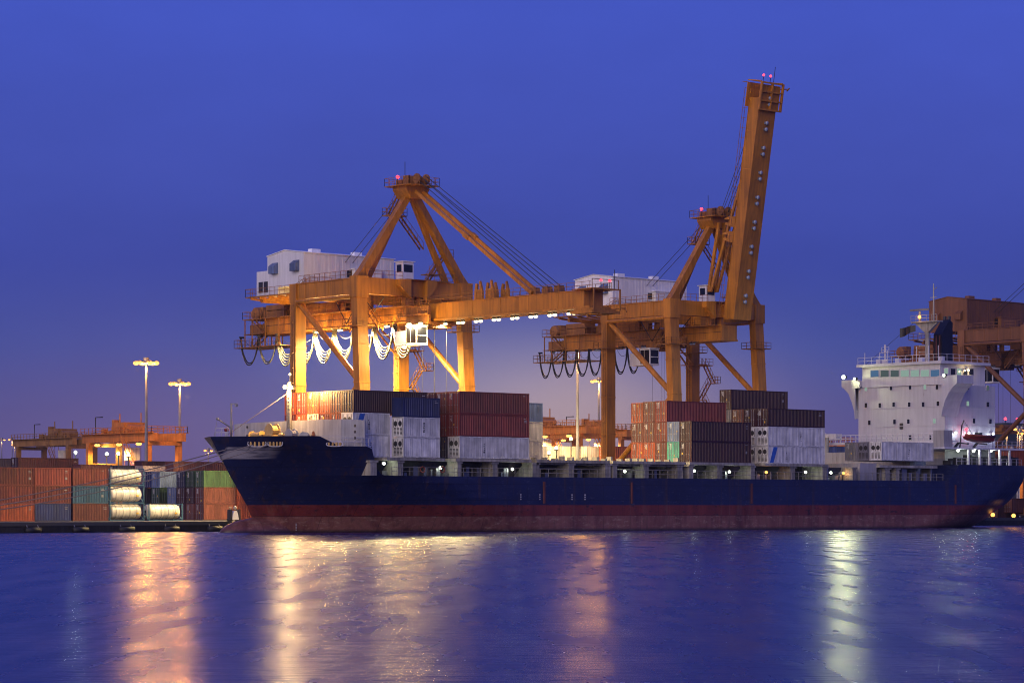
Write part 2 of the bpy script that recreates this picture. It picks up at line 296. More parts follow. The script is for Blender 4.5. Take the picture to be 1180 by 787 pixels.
# ------------------------------------------------------------------ containers
def container(x, y, z, Ln, H, colour, label, group, end='door', mark=True, stripe=False, Wd=2.44, far=False):
    r = thing('shipping_container',(x,y,z),label,'shipping container',group)
    mt = M[colour]; t = .13
    fr = MB()
    for px_ in (0, Ln-t):
        for py_ in (0, Wd-t): fr.box(px_,px_+t,py_,py_+t,0,H)
    for py_ in (.012, Wd-t-.012):
        fr.box(t,Ln-t,py_,py_+t,.0,.15); fr.box(t,Ln-t,py_,py_+t,H-.12,H-.004)
    for px_ in (.012, Ln-t-.012):
        fr.box(px_,px_+t,t+.001,Wd-t-.001,.0,.15); fr.box(px_,px_+t,t+.001,Wd-t-.001,H-.12,H-.004)
    for px_ in (-.01, Ln-.17):
        for z_ in (-.006, H-.125): fr.box(px_,px_+.18,-.01,.17,z_,z_+.13)
    fr.build('frame', mt, r, rel=False)
    w = MB(); n = max(8, int((Ln-2*t)/ (.42 if far else .30))); p = (Ln-2*t)/n; d0, d1 = (.035,.085) if colour not in ('white','cream') else (.035,.05)
    prof = []
    for i in range(n):
        a = t+i*p; prof += [(a,d0),(a+p*.36,d0),(a+p*.5,d1),(a+p*.86,d1)]
    prof.append((Ln-t,d0)); vs = []; fs = []
    for a, d in prof: vs += [(a,d,.14),(a,d,H-.11)]
    for i in range(len(prof)-1): fs.append((2*i,2*i+2,2*i+3,2*i+1))
    w.add(vs,fs)
    w.add([(.05,.06,H-.03),(Ln-.05,.06,H-.03),(Ln-.05,Wd-.06,H-.03),(.05,Wd-.06,H-.03)],[(0,1,2,3)])
    w.add([(t,Wd-.05,.1),(Ln-t,Wd-.05,.1),(Ln-t,Wd-.05,H-.1),(t,Wd-.05,H-.1)],[(3,2,1,0)])
    w.add([(Ln-.05,t,.1),(Ln-.05,Wd-t,.1),(Ln-.05,Wd-t,H-.1),(Ln-.05,t,H-.1)],[(0,1,2,3)])
    w.add([(.09,t-.02,.08),(.09,Wd-t+.02,.08),(.09,Wd-t+.02,H-.06),(.09,t-.02,H-.06)],[(3,2,1,0)])
    w.build('wall', mt, r, rel=False)
    if end == 'door':
        for s in (0,1):
            y0 = t+.01+s*(Wd/2-t); y1 = y0+Wd/2-t-.02
            dm = MB().box(.045,.085,y0,y1,.16,H-.13); k = 4
            for i in range(k):
                za = .3+i*(H-.6)/k; dm.box(.03,.0451,y0+.06,y1-.06,za,za+(H-.6)/k-.12)
            dr = dm.build('door', mt, r, rel=False)
            lb = MB()
            for f in (.28,.72):
                yy = y0+(y1-y0)*f; lb.tube([(.005,yy,.1),(.005,yy,H-.08)],.03,5)
                for zz in (.25,H*.38,H-.25): lb.box(-.015,.02,yy-.07,yy+.07,zz-.05,zz+.05)
                lb.box(-.03,0,yy-.02,yy+.24,H*.4-.02,H*.4+.03)
            lb.build('lock_rod', M['steel'], dr, rel=False)
        if mark:
            yy = random.uniform(.2,2.0); zz = random.uniform(.3,H-.6); MB().box(.02,.029,yy,yy+.2,zz,zz+.26).build('placard', M['mark_yellow'] if colour not in ('white',) else M['mark_blue'], r, rel=False)
            mk = MB()
            for k in range(5):
                mk.box(.02,.0285,1.5,1.5+random.uniform(.3,.7),H-.35-k*.16,H-.28-k*.16)
            mk.build('code_marks', M['mark_white'] if colour not in ('white','cream') else M['dark'], r, rel=False)
    elif end == 'cooling':
        cu = MB().box(.02,.085,t+.05,Wd-t-.05,.16,H-.14).build('cooling_unit', mt, r, rel=False)
        g = MB()
        for yy in (.75,1.69):
            pts = [(.01,yy+.36*math.cos(a*math.pi/8),H*.68+.36*math.sin(a*math.pi/8)) for a in range(16)]
            g.prism(pts,(.02,0,0))
        for k in range(6):
            for yy in (.3,.95,1.6): g.box(.005,.025,yy,yy+.45,.3+k*.17,.3+k*.17+.09)
        for yy in (.28,1.2,2.1): g.box(.005,.024,yy-.04,yy+.04,H*.5,H-.2)
        g.build('fan_grille', M['black'], cu, rel=False)
    if mark and random.random() < .8:
        mk = MB(); pale = colour in ('white','cream','pink')
        if pale and random.random() < .75:
            xx = Ln*random.uniform(.3,.6)
            for k in range(5): mk.box(xx+random.uniform(0,.1),xx+random.uniform(.14,.3),.022,.0345,H*.25+k*.27,H*.25+k*.27+random.uniform(.1,.2))
        else:
            xx = Ln-random.uniform(.9,1.4); zt = H-random.uniform(.4,.7)
            for k in range(random.randint(1,3)): mk.box(xx+random.uniform(0,.15),xx+random.uniform(.35,.7),.022,.0345,zt-k*.21,zt-k*.21+.09)
            if random.random() < .3: mk.box(xx+.1,xx+.45,.022,.0345,zt-1.2,zt-.85)
        mk.build('code_marks', M['mark_grey'] if not pale else M['dark'], r, rel=False)
    if stripe:
        MB().prism([(.35,.02,H*.05),(.35+.75,.02,H*.05),(2.0,.02,H-.12),(1.15,.02,H-.12)],(0,.012,0)).build('stripe', M['mark_blue'], r, rel=False)
    return r
CG = 'shipping containers stacked on the ship'
RW = {1:'outermost row',2:'second row in',3:'third row in',4:'fourth row in',5:'fifth row in',6:'sixth row in',7:'seventh row in'}
TW = {1:'bottom tier',2:'second tier',3:'third tier',4:'fourth tier'}
CW = dict(rust='rust-red', brown='brown', darkbrown='dark brown', maroon='dark maroon', orange='orange', red='bright red', white='white', cream='cream', blue='dark blue', bluegrey='grey-blue', teal='pale teal', green='green', navy='navy', tealblue='teal-blue', pink='pinkish white', darkgreen='dark green', grey='grey')
YP = 262.3
def bay(x, Ln, where, cells):
    """cells: (row, tier, z0, H, colour, end, stripe)"""
    for row, tier, z0, H, colr, end, st in cells:
        y = YP + (row-1)*2.50
        lb = f"{CW[colr]} container, {TW[tier]}, {RW[row]}, {where}"
        container(x, y, z0, Ln, H-.03, colr, lb, CG, end, True, st)
FT20, FT40 = 6.06, 12.19
c1 = ['darkbrown','rust','orange','orange','rust','orange']
bay(203.3, FT40, 'stack behind the grey breakwater', [(r,3,15.42,2.9,c1[r-2],'door',False) for r in range(2,8)])
bay(203.2, FT20, 'stack behind the grey breakwater', [(2,1,9.7,2.86,'white','cooling',False),(2,2,12.56,2.86,'white','cooling',True)] )
bay(203.3, FT20, 'stack behind the grey breakwater', [(r,2,12.56,2.86,['orange','rust','cream','orange','rust'][r-3],'door',False) for r in range(3,8)])
bay(209.5, FT20, 'short stack topped by a blue one', [(1,1,9.7,2.6,'white','cooling',False),(1,2,12.3,2.6,'white','cooling',False),(1,3,14.9,2.55,'blue','plain',False)])
bay(218.9, FT40, 'tall stack before the open hatch', [(1,1,9.7,2.9,'white','cooling',False),(2,1,9.7,2.9,'navy','door',False),(1,2,12.6,2.95,'red','door',False),(2,2,12.6,2.95,'red','door',False),
    (1,3,15.55,2.95,'rust','door',False),(2,3,15.55,2.95,'brown','door',False),(3,3,15.55,2.95,'darkbrown','door',False),(4,3,15.55,2.95,'brown','door',False)])
bay(231.9, FT20, 'narrow stack edging the open hatch', [(3,1,9.7,2.62,'cream','door',False),(3,2,12.32,2.62,'cream','door',False),(3,3,14.94,2.62,'bluegrey','door',False)])
b4 = 'wide stack of ends after the open hatch'
bay(261.8, FT40, b4, [(1,1,9.55,3.05,'maroon','door',False),(1,2,12.6,2.9,'maroon','door',False)])
bay(261.8, FT20, b4, [(2,1,9.55,3.05,'teal','door',False),(3,1,9.55,3.05,'brown','door',False),(4,1,9.55,3.05,'orange','door',False),(5,1,9.55,3.05,'orange','door',False),
    (2,2,12.6,2.9,'bluegrey','door',False),(3,2,12.6,2.9,'rust','door',False),(4,2,12.6,2.9,'brown','door',False),(5,2,12.6,2.9,'brown','door',False),
    (4,3,15.5,3.0,'brown','door',False),(5,3,15.5,2.9,'orange','door',False)])
bay(261.8, FT40, b4, [(3,3,15.5,3.05,'red','door',False)])
b5 = 'stack with white lower tiers'
bay(277.6, FT40, b5, [(1,1,9.6,2.6,'white','cooling',True),(2,1,9.6,2.6,'white','cooling',False),(1,2,12.2,2.85,'white','cooling',False),(2,2,12.2,2.85,'white','cooling',False),
    (1,3,15.05,2.65,'maroon','door',False),(2,3,15.05,2.65,'darkbrown','door',False),(3,3,15.05,2.65,'brown','door',False),(4,4,17.7,3.0,'darkbrown','door',False)])
bay(277.6, FT20, b5, [(4,3,15.05,2.65,'grey','door',False)])
bay(302.6, FT40, 'low stack before the white bridge', [(1,1,10.35,2.9,'white','cooling',False),(2,1,10.35,2.9,'grey','cooling',False),(3,1,10.35,2.9,'grey','door',False)])

# ------------------------------------------------------------------ ship
SY, BH = 275.8, 13.75
ship = thing('container_ship',(262,SY,0),'long navy blue container ship with red boot top moored along the quay','ship')
def lerp_tab(tab, z):
    for (a,va),(b,vb) in zip(tab, tab[1:]):
        if z <= b: return va+(vb-va)*max(0,min(1,(z-a)/(b-a)))
    return tab[-1][1]
STEM = [(-1,196.5),(0,196.2),(2,195.2),(3.55,194.4),(7.3,191.8),(12.3,188.7)]
ENT = [(-1,46),(0,44),(3.5,34),(7.3,23),(12.3,14.5)]
STERN = [(-1,332),(0,335.5),(1.2,337.6),(2.4,338.4),(3.5,338.8),(5,338.9),(7.7,338.7),(12,339.3)]
RUN   = [(-1,30),(0,27),(1.2,24),(2.4,20),(3.5,16),(5,11),(7.7,7),(12,6)]
SEND  = [(-1,.15),(0,.3),(1.2,.38),(2.4,.46),(3.5,.6),(5,.75),(7.7,.9),(12,.92)]
def halfb(x, z):
    xs, le = lerp_tab(STEM,z), lerp_tab(ENT,z); u = max(0,min(1,(x-xs)/le)); f = (1-(1-u)**2.3)
    xe, lr, se = lerp_tab(STERN,z), lerp_tab(RUN,z), lerp_tab(SEND,z); v = max(0,min(1,(xe-x)/lr)); g = se+(1-se)*(1-(1-v)**2.2)
    return BH*min(f,1)*g
def hull_grid(mb, zrow, us, cap=True):
    """zrow(k, x): height of row k; shared stations u in 0..1 between stem and stern of each row"""
    cols = []
    rows = len(zrow); n = len(us); idx = {}
    for side in (-1,1):
        base = len(mb.v); vs, fs = [], []
        for k in range(rows):
            for u in us:
                z = zrow[k]
                if callable(z):
                    x = lerp_tab(STEM,9)+(u)*(lerp_tab(STERN,9)-lerp_tab(STEM,9)); zz = z(x)
                    for _ in range(3):
                        x = lerp_tab(STEM,zz)+u*(lerp_tab(STERN,zz)-lerp_tab(STEM,zz)); zz = z(x)
                else:
                    zz = z; x = lerp_tab(STEM,zz)+u*(lerp_tab(STERN,zz)-lerp_tab(STEM,zz))
                vs.append((x, SY+side*max(.02,halfb(x,zz)), zz))
        for k in range(rows-1):
            for i in range(n-1):
                q = (k*n+i, k*n+i+1, (k+1)*n+i+1, (k+1)*n+i); fs.append(q if side<0 else q[::-1])
        cols.append((vs,fs))
    m = rows*n
    vs = cols[0][0]+cols[1][0]; fs = cols[0][1]+[tuple(i+m for i in f) for f in cols[1][1]]
    for i in range(n-1): t = (rows-1)*n+i; fs.append((t,t+1,m+t+1,m+t))        # top cap
    for k in range(rows-1): a = k*n+n-1; fs.append((a,m+a,m+a+n,a+n))           # transom
    mb.add(vs,fs)
def top_fore(x):
    if x < 197.2: return 12.25
    if x < 200: return 12.25-(x-197.2)/2.8*1.25
    if x < 204.2: return 11.0
    if x < 207.2:
        u = (x-204.2)/3.0; return 11.0-3.66*math.sin(u*math.pi/2)**.8
    return 7.33
def top_aft(x):
    if x < 317.6: return 7.33
    if x < 320.6: return 7.33+2.57*(1-math.cos((x-317.6)/3.0*math.pi/2))
    return 9.9
hull = MB()
us = [ (i/40)**1.8*.35 for i in range(40)] + [.35+.45*i/20 for i in range(20)] + [.8+.2*(i/26) for i in range(27)]
hull_grid(hull, [-.8,0,.7,1.4,2,2.8,3.55,4.5,5.5,6.4,7.3], us)
def hull_mat():
    m = bpy.data.materials.new('hull_paint'); m.use_nodes = True; nt = m.node_tree; b = nt.nodes['Principled BSDF']; L = nt.links.new
    tc = nn(nt,'ShaderNodeTexCoord'); s = nn(nt,'ShaderNodeSeparateXYZ'); L(tc.outputs['Object'], s.inputs[0])
    def noise(sc, scale, det=6, rough=.6):
        mp = nn(nt,'ShaderNodeMapping'); mp.inputs['Scale'].default_value = sc; L(tc.outputs['Object'], mp.inputs[0])
        n = nn(nt,'ShaderNodeTexNoise'); n.inputs['Scale'].default_value = scale; n.inputs['Detail'].default_value = det; n.inputs['Roughness'].default_value = rough; L(mp.outputs[0], n.inputs['Vector']); return n.outputs['Fac']
    def rng(v, a, b_, c=0, d=1):
        r = nn(nt,'ShaderNodeMapRange'); L(v, r.inputs['Value']); r.inputs['From Min'].default_value=a; r.inputs['From Max'].default_value=b_; r.inputs['To Min'].default_value=c; r.inputs['To Max'].default_value=d; return r.outputs[0]
    def mth(op, a, b_):
        n = nn(nt,'ShaderNodeMath',operation=op)
        for i, q in enumerate((a,b_)):
            if isinstance(q,(int,float)): n.inputs[i].default_value = q
            else: L(q, n.inputs[i])
        return n.outputs[0]
    def mix(f, a, b_):
        n = nn(nt,'ShaderNodeMix',data_type='RGBA')
        L(f, n.inputs['Factor'])
        for k, q in (('A',a),('B',b_)):
            if isinstance(q,tuple): n.inputs[k].default_value = (*q,1)
            else: L(q, n.inputs[k])
        return n.outputs['Result']
    big = noise((.05,.05,.12),1.,5); fine = noise((.5,.5,.12),1.,8,.7); scuff = noise((.9,.9,2.4),1.,9,.75); st = noise((.9,.9,.05),1.,6,.7)
    blue = mix(rng(big,.35,.65), (.005,.008,.044), (.010,.018,.080))
    blue = mix(rng(st,.55,.66,0,.6), blue, (.055,.03,.026)); blue = mix(rng(scuff,.58,.66,0,.6), blue, (.07,.08,.12)); blue = mix(rng(noise((.22,.22,.5),1.,6,.65),.56,.68,0,.55), blue, (.004,.006,.02))
    red = mix(rng(fine,.35,.65), (.10,.015,.014), (.20,.035,.024))
    red = mix(rng(scuff,.56,.62,0,.85), red, (.012,.008,.012)); red = mix(rng(st,.56,.66,0,.6), red, (.16,.07,.05))
    low = mix(rng(fine,.35,.68), (.12,.036,.032), (.30,.13,.10))
    low = mix(rng(scuff,.53,.63,0,.7), low, (.36,.24,.17)); low = mix(rng(fine,.58,.68,0,.65), low, (.04,.018,.018)); low = mix(rng(st,.55,.68,0,.5), low, (.05,.025,.02))
    low = mix(rng(s.outputs['Z'],.5,.1,0,.85), low, (.02,.014,.014))
    zj = mth('ADD', s.outputs['Z'], mth('MULTIPLY', mth('SUBTRACT', noise((.12,.12,.1),1.,3), .5), .12))
    c = mix(rng(zj,2.02,2.10), low, red); c = mix(rng(s.outputs['Z'],3.53,3.57), c, blue)
    # worn pale name band on the bow flare
    xo = s.outputs['X']
    k = mth('MULTIPLY', rng(xo,-71.75,-71.5), rng(xo,-67.2,-69.4)); zb = mth('ADD', s.outputs['Z'], mth('MULTIPLY', xo, 0.0))
    k = mth('MULTIPLY', k, mth('MULTIPLY', rng(zb,9.35,9.5), rng(zb,10.95,10.85)))
    k = mth('MULTIPLY', k, rng(noise((.3,.3,3.2),1.,4),.36,.5,.35,.95))
    c = mix(k, c, (.36,.35,.40))
    cb = nn(nt,'ShaderNodeCombineXYZ'); L(s.outputs['X'], cb.inputs[0]); L(s.outputs['Z'], cb.inputs[1])
    bk = nn(nt,'ShaderNodeTexBrick'); bk.inputs['Scale'].default_value = 1.; bk.inputs['Brick Width'].default_value = 7.; bk.inputs['Row Height'].default_value = 2.1; bk.inputs['Mortar Size'].default_value = .05; bk.inputs['Mortar Smooth'].default_value = .6; L(cb.outputs[0], bk.inputs['Vector'])
    dk_ = nn(nt,'ShaderNodeVectorMath',operation='SCALE'); L(c, dk_.inputs[0]); L(rng(bk.outputs['Fac'],0,1,1,.5), dk_.inputs['Scale']); c = dk_.outputs[0]
    L(c, b.inputs['Base Color']); b.inputs['Roughness'].default_value = .42
    bp = nn(nt,'ShaderNodeBump'); bp.inputs['Strength'].default_value=.5; bp.inputs['Distance'].default_value=.2; L(noise((.3,.3,.35),1.,4), bp.inputs['Height']); L(bp.outputs[0], b.inputs['Normal'])
    return m
HM = hull_mat()
hull_grid(hull, [7.3, (lambda x: 7.3+(top_fore(x)-7.3)*.33), (lambda x: 7.3+(top_fore(x)-7.3)*.66), top_fore], [u for u in [ (i/60)**1.5*.112 for i in range(61)]])
hull_grid(hull, [7.3, (lambda x: 7.3+(top_aft(x)-7.3)*.5), top_aft], [.845+.155*i/40 for i in range(41)])
hull_o = hull.build('hull', HM, ship)
def hull_pt(px, z):
    a, b = 189., 330.
    for _ in range(50):
        m_ = (a+b)/2
        if proj((m_, SY-halfb(m_,z), z))[0] < px: a = m_
        else: b = m_
    return Vector((a, SY-halfb(a,z), z))
bulb = MB().sphere((198.5,SY,-.1),1,20,14,(8.2,2.5,2.15)); bulb.build('bulbous_bow', HM, ship, True)
# fender bars on the side
for px in (627,728,866,1101): 
    p = hull_pt(px,5.5); MB().box(p.x-.16,p.x+.16,p.y-.10,p.y+.05,3.75,6.7).build('rubbing_bar', M['brown'], ship)
dm = MB()
for px, py in ((418,600),(605,577)):
    pass
# draught marks amidships and at the bow
p = hull_pt(341,1.0)
for k in range(7): dm.box(p.x-.07,p.x+.07,p.y-.09,p.y-.02,.25+k*.2,.36+k*.2)
for px in (659,674,600,622):
    for k in range(3):
        q = hull_pt(px,4.6); dm.box(q.x-.08,q.x+.1,q.y-.03,q.y-.01,4.25+k*.3,4.42+k*.3)
dm.build('draught_marks', M['mark_white'], ship)
# breakwater: a wall across the bow whose port end bends aft
bw = MB(); arc = [(201.7,289.0),(201.6,284),(201.55,276),(201.6,269),(201.8,265.4),(202.3,263.6),(203.4,262.6)]
ztop = [14.4,14.5,14.55,14.55,14.5,14.45,14.3]
vs, fs = [], []
for (x,y), zt in zip(arc, ztop): vs += [(x,y,10.9),(x,y,zt),(x+.2,y+.05,zt),(x+.2,y+.05,10.9)]
for i in range(len(arc)-1):
    a = i*4
    for j in range(4): fs.append((a+j,a+(j+1)%4,a+4+(j+1)%4,a+4+j)[::-1])
fs += [(0,1,2,3),(len(vs)-1,len(vs)-2,len(vs)-3,len(vs)-4)]
bwo = bw.add(vs,fs).build('breakwater', M['ship_grey'], ship)
ho = MB()
def disc(mb, c, r, n=12, ax='x', sq=1.):
    c = Vector(c); pts = []
    for i in range(n):
        a = 2*math.pi*i/n
        pts.append(c+(Vector((0,r*math.cos(a),r*sq*math.sin(a))) if ax=='x' else Vector((r*math.cos(a),0,r*sq*math.sin(a)))))
    mb.prism(pts, (.03,0,0) if ax=='x' else (0,.03,0))
for py in (490.5,497.5,504.5):
    q = atx(410,py,202.02); ho = MB(); disc(ho,(q.x-.14,q.y,q.z),.2); ho.build('porthole', M['dark'], bwo)
for py in (492,502): q = atx(285,py,201.6); ho = MB(); disc(ho,(q.x-.06,q.y,q.z),.17); ho.build('porthole', M['dark'], bwo)
ho = MB(); disc(ho,(201.50,271.0,12.2),.42,12,'x',2.2); ho.build('doorway', M['brown'], bwo)
# forecastle gear
fx = MB()
fx.rail([hull_pt(244,12.3)+Vector((.3,.3,-.05)), hull_pt(262,12.3)+Vector((.3,.3,-.05))],1.05,.8,.08)
fx.rail([(200.0,263.1,11.0),(203.9,262.4,11.0)],1.05,1.0,.05)
a_ = hull_pt(361,11.1); b_ = hull_pt(418,11.05)
fx.rail([a_+Vector((0,.2,0)), b_+Vector((0,.1,0))],1.15,2.2,.05)
fx.build('railing', M['ship_white'], ship)
bm_ = MB(); q = at(266.5,504,SY); bm_.tube([(q.x,SY,11),(q.x,SY,14.4)],.17,8); bm_.tube([(q.x,SY,14.4),(q.x,SY,16.6)],.11,8)
bm_.beam((q.x-.1,SY,16.5),(q.x+.1,SY-1.2,16.5),.12); bm_.box(q.x-.15,q.x+.15,SY-1.3,SY-1.0,16.1,16.4)
j = at(250.5,482.5,SY); bm_.tube([(q.x,SY,13.4),(j.x,SY,j.z)],.09,6); bm_.sphere((j.x,SY,j.z),.2)
bm_.tube([(j.x,SY,j.z),(j.x-.5,SY,12.3)],.03,4)
bm_.build('bow_mast', M['deck_cream'], ship)
vt = MB(); v_ = at(258,500,SY); vt.tube([(v_.x,SY-.6,11.5),(v_.x,SY-.6,12.9)],.22,8); vt.build('vent_pipe', M['ship_white'], ship); MB().sphere((v_.x,SY-.6,13.15),.34).build('vent_cap', M['lifeboat'], ship, True)
wl = MB()
def drum(mb, x, y, z, r, w, ax=(0,1,0)):
    a = Vector(ax)*w/2; c = Vector((x,y,z)); mb.tube([c-a,c+a],r*.72,14); mb.tube([c-a*1.02,c-a*.86],r,16); mb.tube([c+a*.86,c+a*1.02],r,16)
g1 = at(314,496.5,277); drum(wl,g1.x,277,g1.z,.95,1.2,(1,0,0)); wl.box(g1.x-.8,g1.x+.8,276.2,277.8,10.9,g1.z-.5); wl.build('windlass', M['brass'], ship); wl = MB(); g2 = at(296,500,280); drum(wl,g2.x,280,g2.z-.2,.6,2.4,(0,1,0)); wl.box(g2.x-.4,g2.x+.4,278.9,281.1,10.9,12.3); wl.build('winch_drum', M['brass'], ship); wl = MB(); g3 = at(303,500,279); MB().box(g3.x-.9,g3.x+.9,278,279.6,10.95,12.7).build('winch_motor', M['brass'], ship)
for px in (325,331): 
    g = at(px,500,274); MB().sphere((g.x,274.2,12.5),.42,8,6).box(g.x-.6,g.x+.6,273.6,274.8,10.95,12.3).build('chain_stopper', M['brass'], ship)
w2 = MB(); g = at(336,497,273); drum(w2,g.x,273,12.5,.9,1.0,(1,0,0)); g = at(350,500,271.5); drum(w2,g.x,271.3,12.35,.6,2.0,(.7,.7,0)); w2.build('mooring_winch', M['ship_grey'], ship)
for (pa, pb, zc) in ((286,307,11.35),(309,326,11.35),(376,395,11.25)):
    a_, b_ = hull_pt(pa,zc), hull_pt(pb,zc); d = (b_-a_); nrm = Vector((d.y,-d.x,0)).normalized(); r = .42
    if pa == 376: r = .28
    ring = []
    for i in range(24):
        t = 2*math.pi*i/24; cx = a_.lerp(b_,.5)+d*.5*math.copysign(abs(math.cos(t))**.6,math.cos(t)); 
        hp = cx + nrm*.12 + Vector((0,0,r*math.copysign(abs(math.sin(t))**.8,math.sin(t)))); ring.append(hp)
    fl = MB().tube(ring+[ring[0]],.07,6).build('fairlead', M['ship_white'], ship)
    rr = MB(); inn = MB()
    for k in range(4):
        c = a_.lerp(b_,.16+.23*k)+nrm*.06; rr.tube([c+Vector((0,0,-r*.85)),c+Vector((0,0,r*.85))],.15,8)
    rr.build('roller', M['brass'], fl)
# hatch coamings, covers and deck furniture
hc = MB(); hc.box(206.6,318,266.6,285.2,7.31,9.25); hc.build('hatch_coaming', M['deck_dark'], ship)
for (x0,x1) in ((206.7,216.4),(218.2,231.4),(232.4,245.8),(246.4,260.6),(261.4,274.6),(276.9,290.4),(302,315.6)):
    MB().box(x0,x1,262.2,289.2,9.26,9.64).build('hatch_cover', M['deck_cream'], ship)
px_pil = [(430,6),(461,5),(529,4),(570,5),(616,5),(619.5,3),(658,6),(700,6),(708,5),(744,6),(783,6),(796,5),(829,6),(867,5),(913,6),(950,6),(984,5),(1022,7),(1034,5)]
for px, wp in px_pil:
    q = at(px,540,262.55); w = wp/6.0
    pl = MB().box(q.x-w/2,q.x+w/2,262.45,264.3,7.32,9.24); pl.prism([(q.x-w/2,264.3,7.32),(q.x-w/2,266.5,7.32),(q.x-w/2,264.3,9.2)],(w*.3,0,0)); 
    pl.box(q.x-w*.7,q.x+w*.7,262.35,264.5,8.98,9.255)
    pl.build('lashing_pillar', M['deck_cream'], ship)
rl = MB(); rl.rail([(207.5,262.25,7.32),(317,262.25,7.32)],1.1,1.5,.05)
rl.build('side_railing', M['deck_cream'], ship)
cw = MB(); cw.box(232.2,261,264.2,266.4,8.5,8.6)
for i in range(26):
    x = 233+i*1.1; cw.box(x,x+.1,265.9,266.55,7.32,8.5)
cw.box(232.6,246.2,263.0,263.3,9.0,9.25); cw.box(246.6,260.8,263.0,263.3,8.95,9.25)
for i in range(18):
    x = 233.5+i*1.55+random.uniform(-.3,.3); h_ = random.uniform(.25,.6); cw.box(x,x+random.uniform(.2,.5),263.4,264.4,9.65,9.65+h_)
cw.build('lashing_gear', M['deck_cream'], ship)
pr = MB()
for i in range(46):
    x = random.uniform(207,317); MB().box(x,x+random.uniform(.25,.9),264.2,265.6,7.32,7.6+random.uniform(.1,1.1)).build('deck_box', M['steel'], ship)
for i in range(8):
    x = 303+i*1.7; MB().box(x,x+random.uniform(.4,1.4),263,265,7.32,8+random.uniform(.2,1.6)).build('deck_winch', M['steel'], ship)
hx = MB(); hx.box(298.2,302.0,262.8,288,7.32,9.9); hx.box(289.5,291.2,262.9,288,7.32,9.6); hx.box(313.5,317.4,266,287,7.32,12.0)
hx.build('cross_deck_house', M['ship_grey'], ship)
lr = MB()
for px, py in ((487,541),(510,541)):
    q = at(px,py,262.2); lr.tube([q+Vector((.38*math.cos(t*math.pi/6),0,.38*math.sin(t*math.pi/6))) for t in range(13)],.08,6)
lr.build('life_ring', M['orange'], ship)
# deckhouse
HX0, HX1, HY0, HY1 = 322.6, 335.2, 266.5, 284.6
dk = MB().box(HX0,HX1,HY0,HY1,9.85,22.7)
for z in (13.1,16.2,19.2): dk.box(HX0-.05,HX1+.05,HY0-.05,HY1+.05,z,z+.1)
dko = dk.build('deckhouse', M['ship_white'], ship)
def win_front(px,py,w,h,mat,parent,X=HX0-.03,name='window'):
    q = atx(px,py,X); fr = MB().box(X-.05,X,q.y-w/2-.08,q.y+w/2+.08,q.z-h/2-.08,q.z+h/2+.08).build(name, M['ship_white'], parent)
    MB().box(X-.065,X-.051,q.y-w/2,q.y+w/2,q.z-h/2,q.z+h/2).build('pane', mat, fr)
def win_side(px,py,w,h,mat,parent,Y=HY0-.03,name='window'):
    q = at(px,py,Y); fr = MB().box(q.x-w/2-.08,q.x+w/2+.08,Y-.05,Y,q.z-h/2-.08,q.z+h/2+.08).build(name, M['ship_white'], parent)
    MB().box(q.x-w/2,q.x+w/2,Y-.065,Y-.051,q.z-h/2,q.z+h/2).build('pane', mat, fr)
D, G = 'glass', 'glass_lit'
for px,py,m_ in ((998,448,G),(1027,447,D),(1049,446,D),(1066,446,G),(1080,446,D),(998,467,D),(1014,467,D),(1030,466,D),(1048,466,D),(1064,466,D),(1081,465,D),(1002,487,D),(1031,486,D),(1047,485.5,D),(1077,485,G),(1049,504,D),(1072,504,D),(1082,503.5,D)):
    win_front(px,py,.5,.72,M[m_],dko)
for px,py,m_ in ((1101,446,G),(1115,446,D),(1138,447,'glass_dim'),(1095,464,D),(1115,465,G),(1138,466,D),(1122,485,D),(1141,485.5,D),(1094,503,D)):
    win_side(px,py,.62,.74,M[m_],dko)
vq = MB()
for py in (489,493): q = atx(1039,py,HX0); vq.box(HX0-.12,HX0-.02,q.y-.33,q.y+.33,q.z-.2,q.z+.2)
vq.build('vent', M['dark'], dko)
wh = MB().box(HX0-.2,HX1-1.6,267.3,283.6,22.72,26.0); wh.box(HX0-.75,HX1-1.0,266.6,284.4,26.01,26.45)
who = wh.build('wheelhouse', M['ship_white'], ship)
gl = ['glass_blue','glass_dim','glass_dim','glass_lit','glass_lit','glass_lit','glass_blue']
for i in range(7):
    px = 1008+i*11.6; win_front(px,430.6-.35*i*.3,1.72,1.05,M[gl[i]],who,HX0-.23)
win_front(1090.5,427.5,.75,.85,M['glass_lit'],who,HX0-.23)
for px,m_ in ((1098,D),(1105,G),(1112,D),(1119,D)): win_side(px,428.5,1.1,1.0,M[m_],who,267.27)
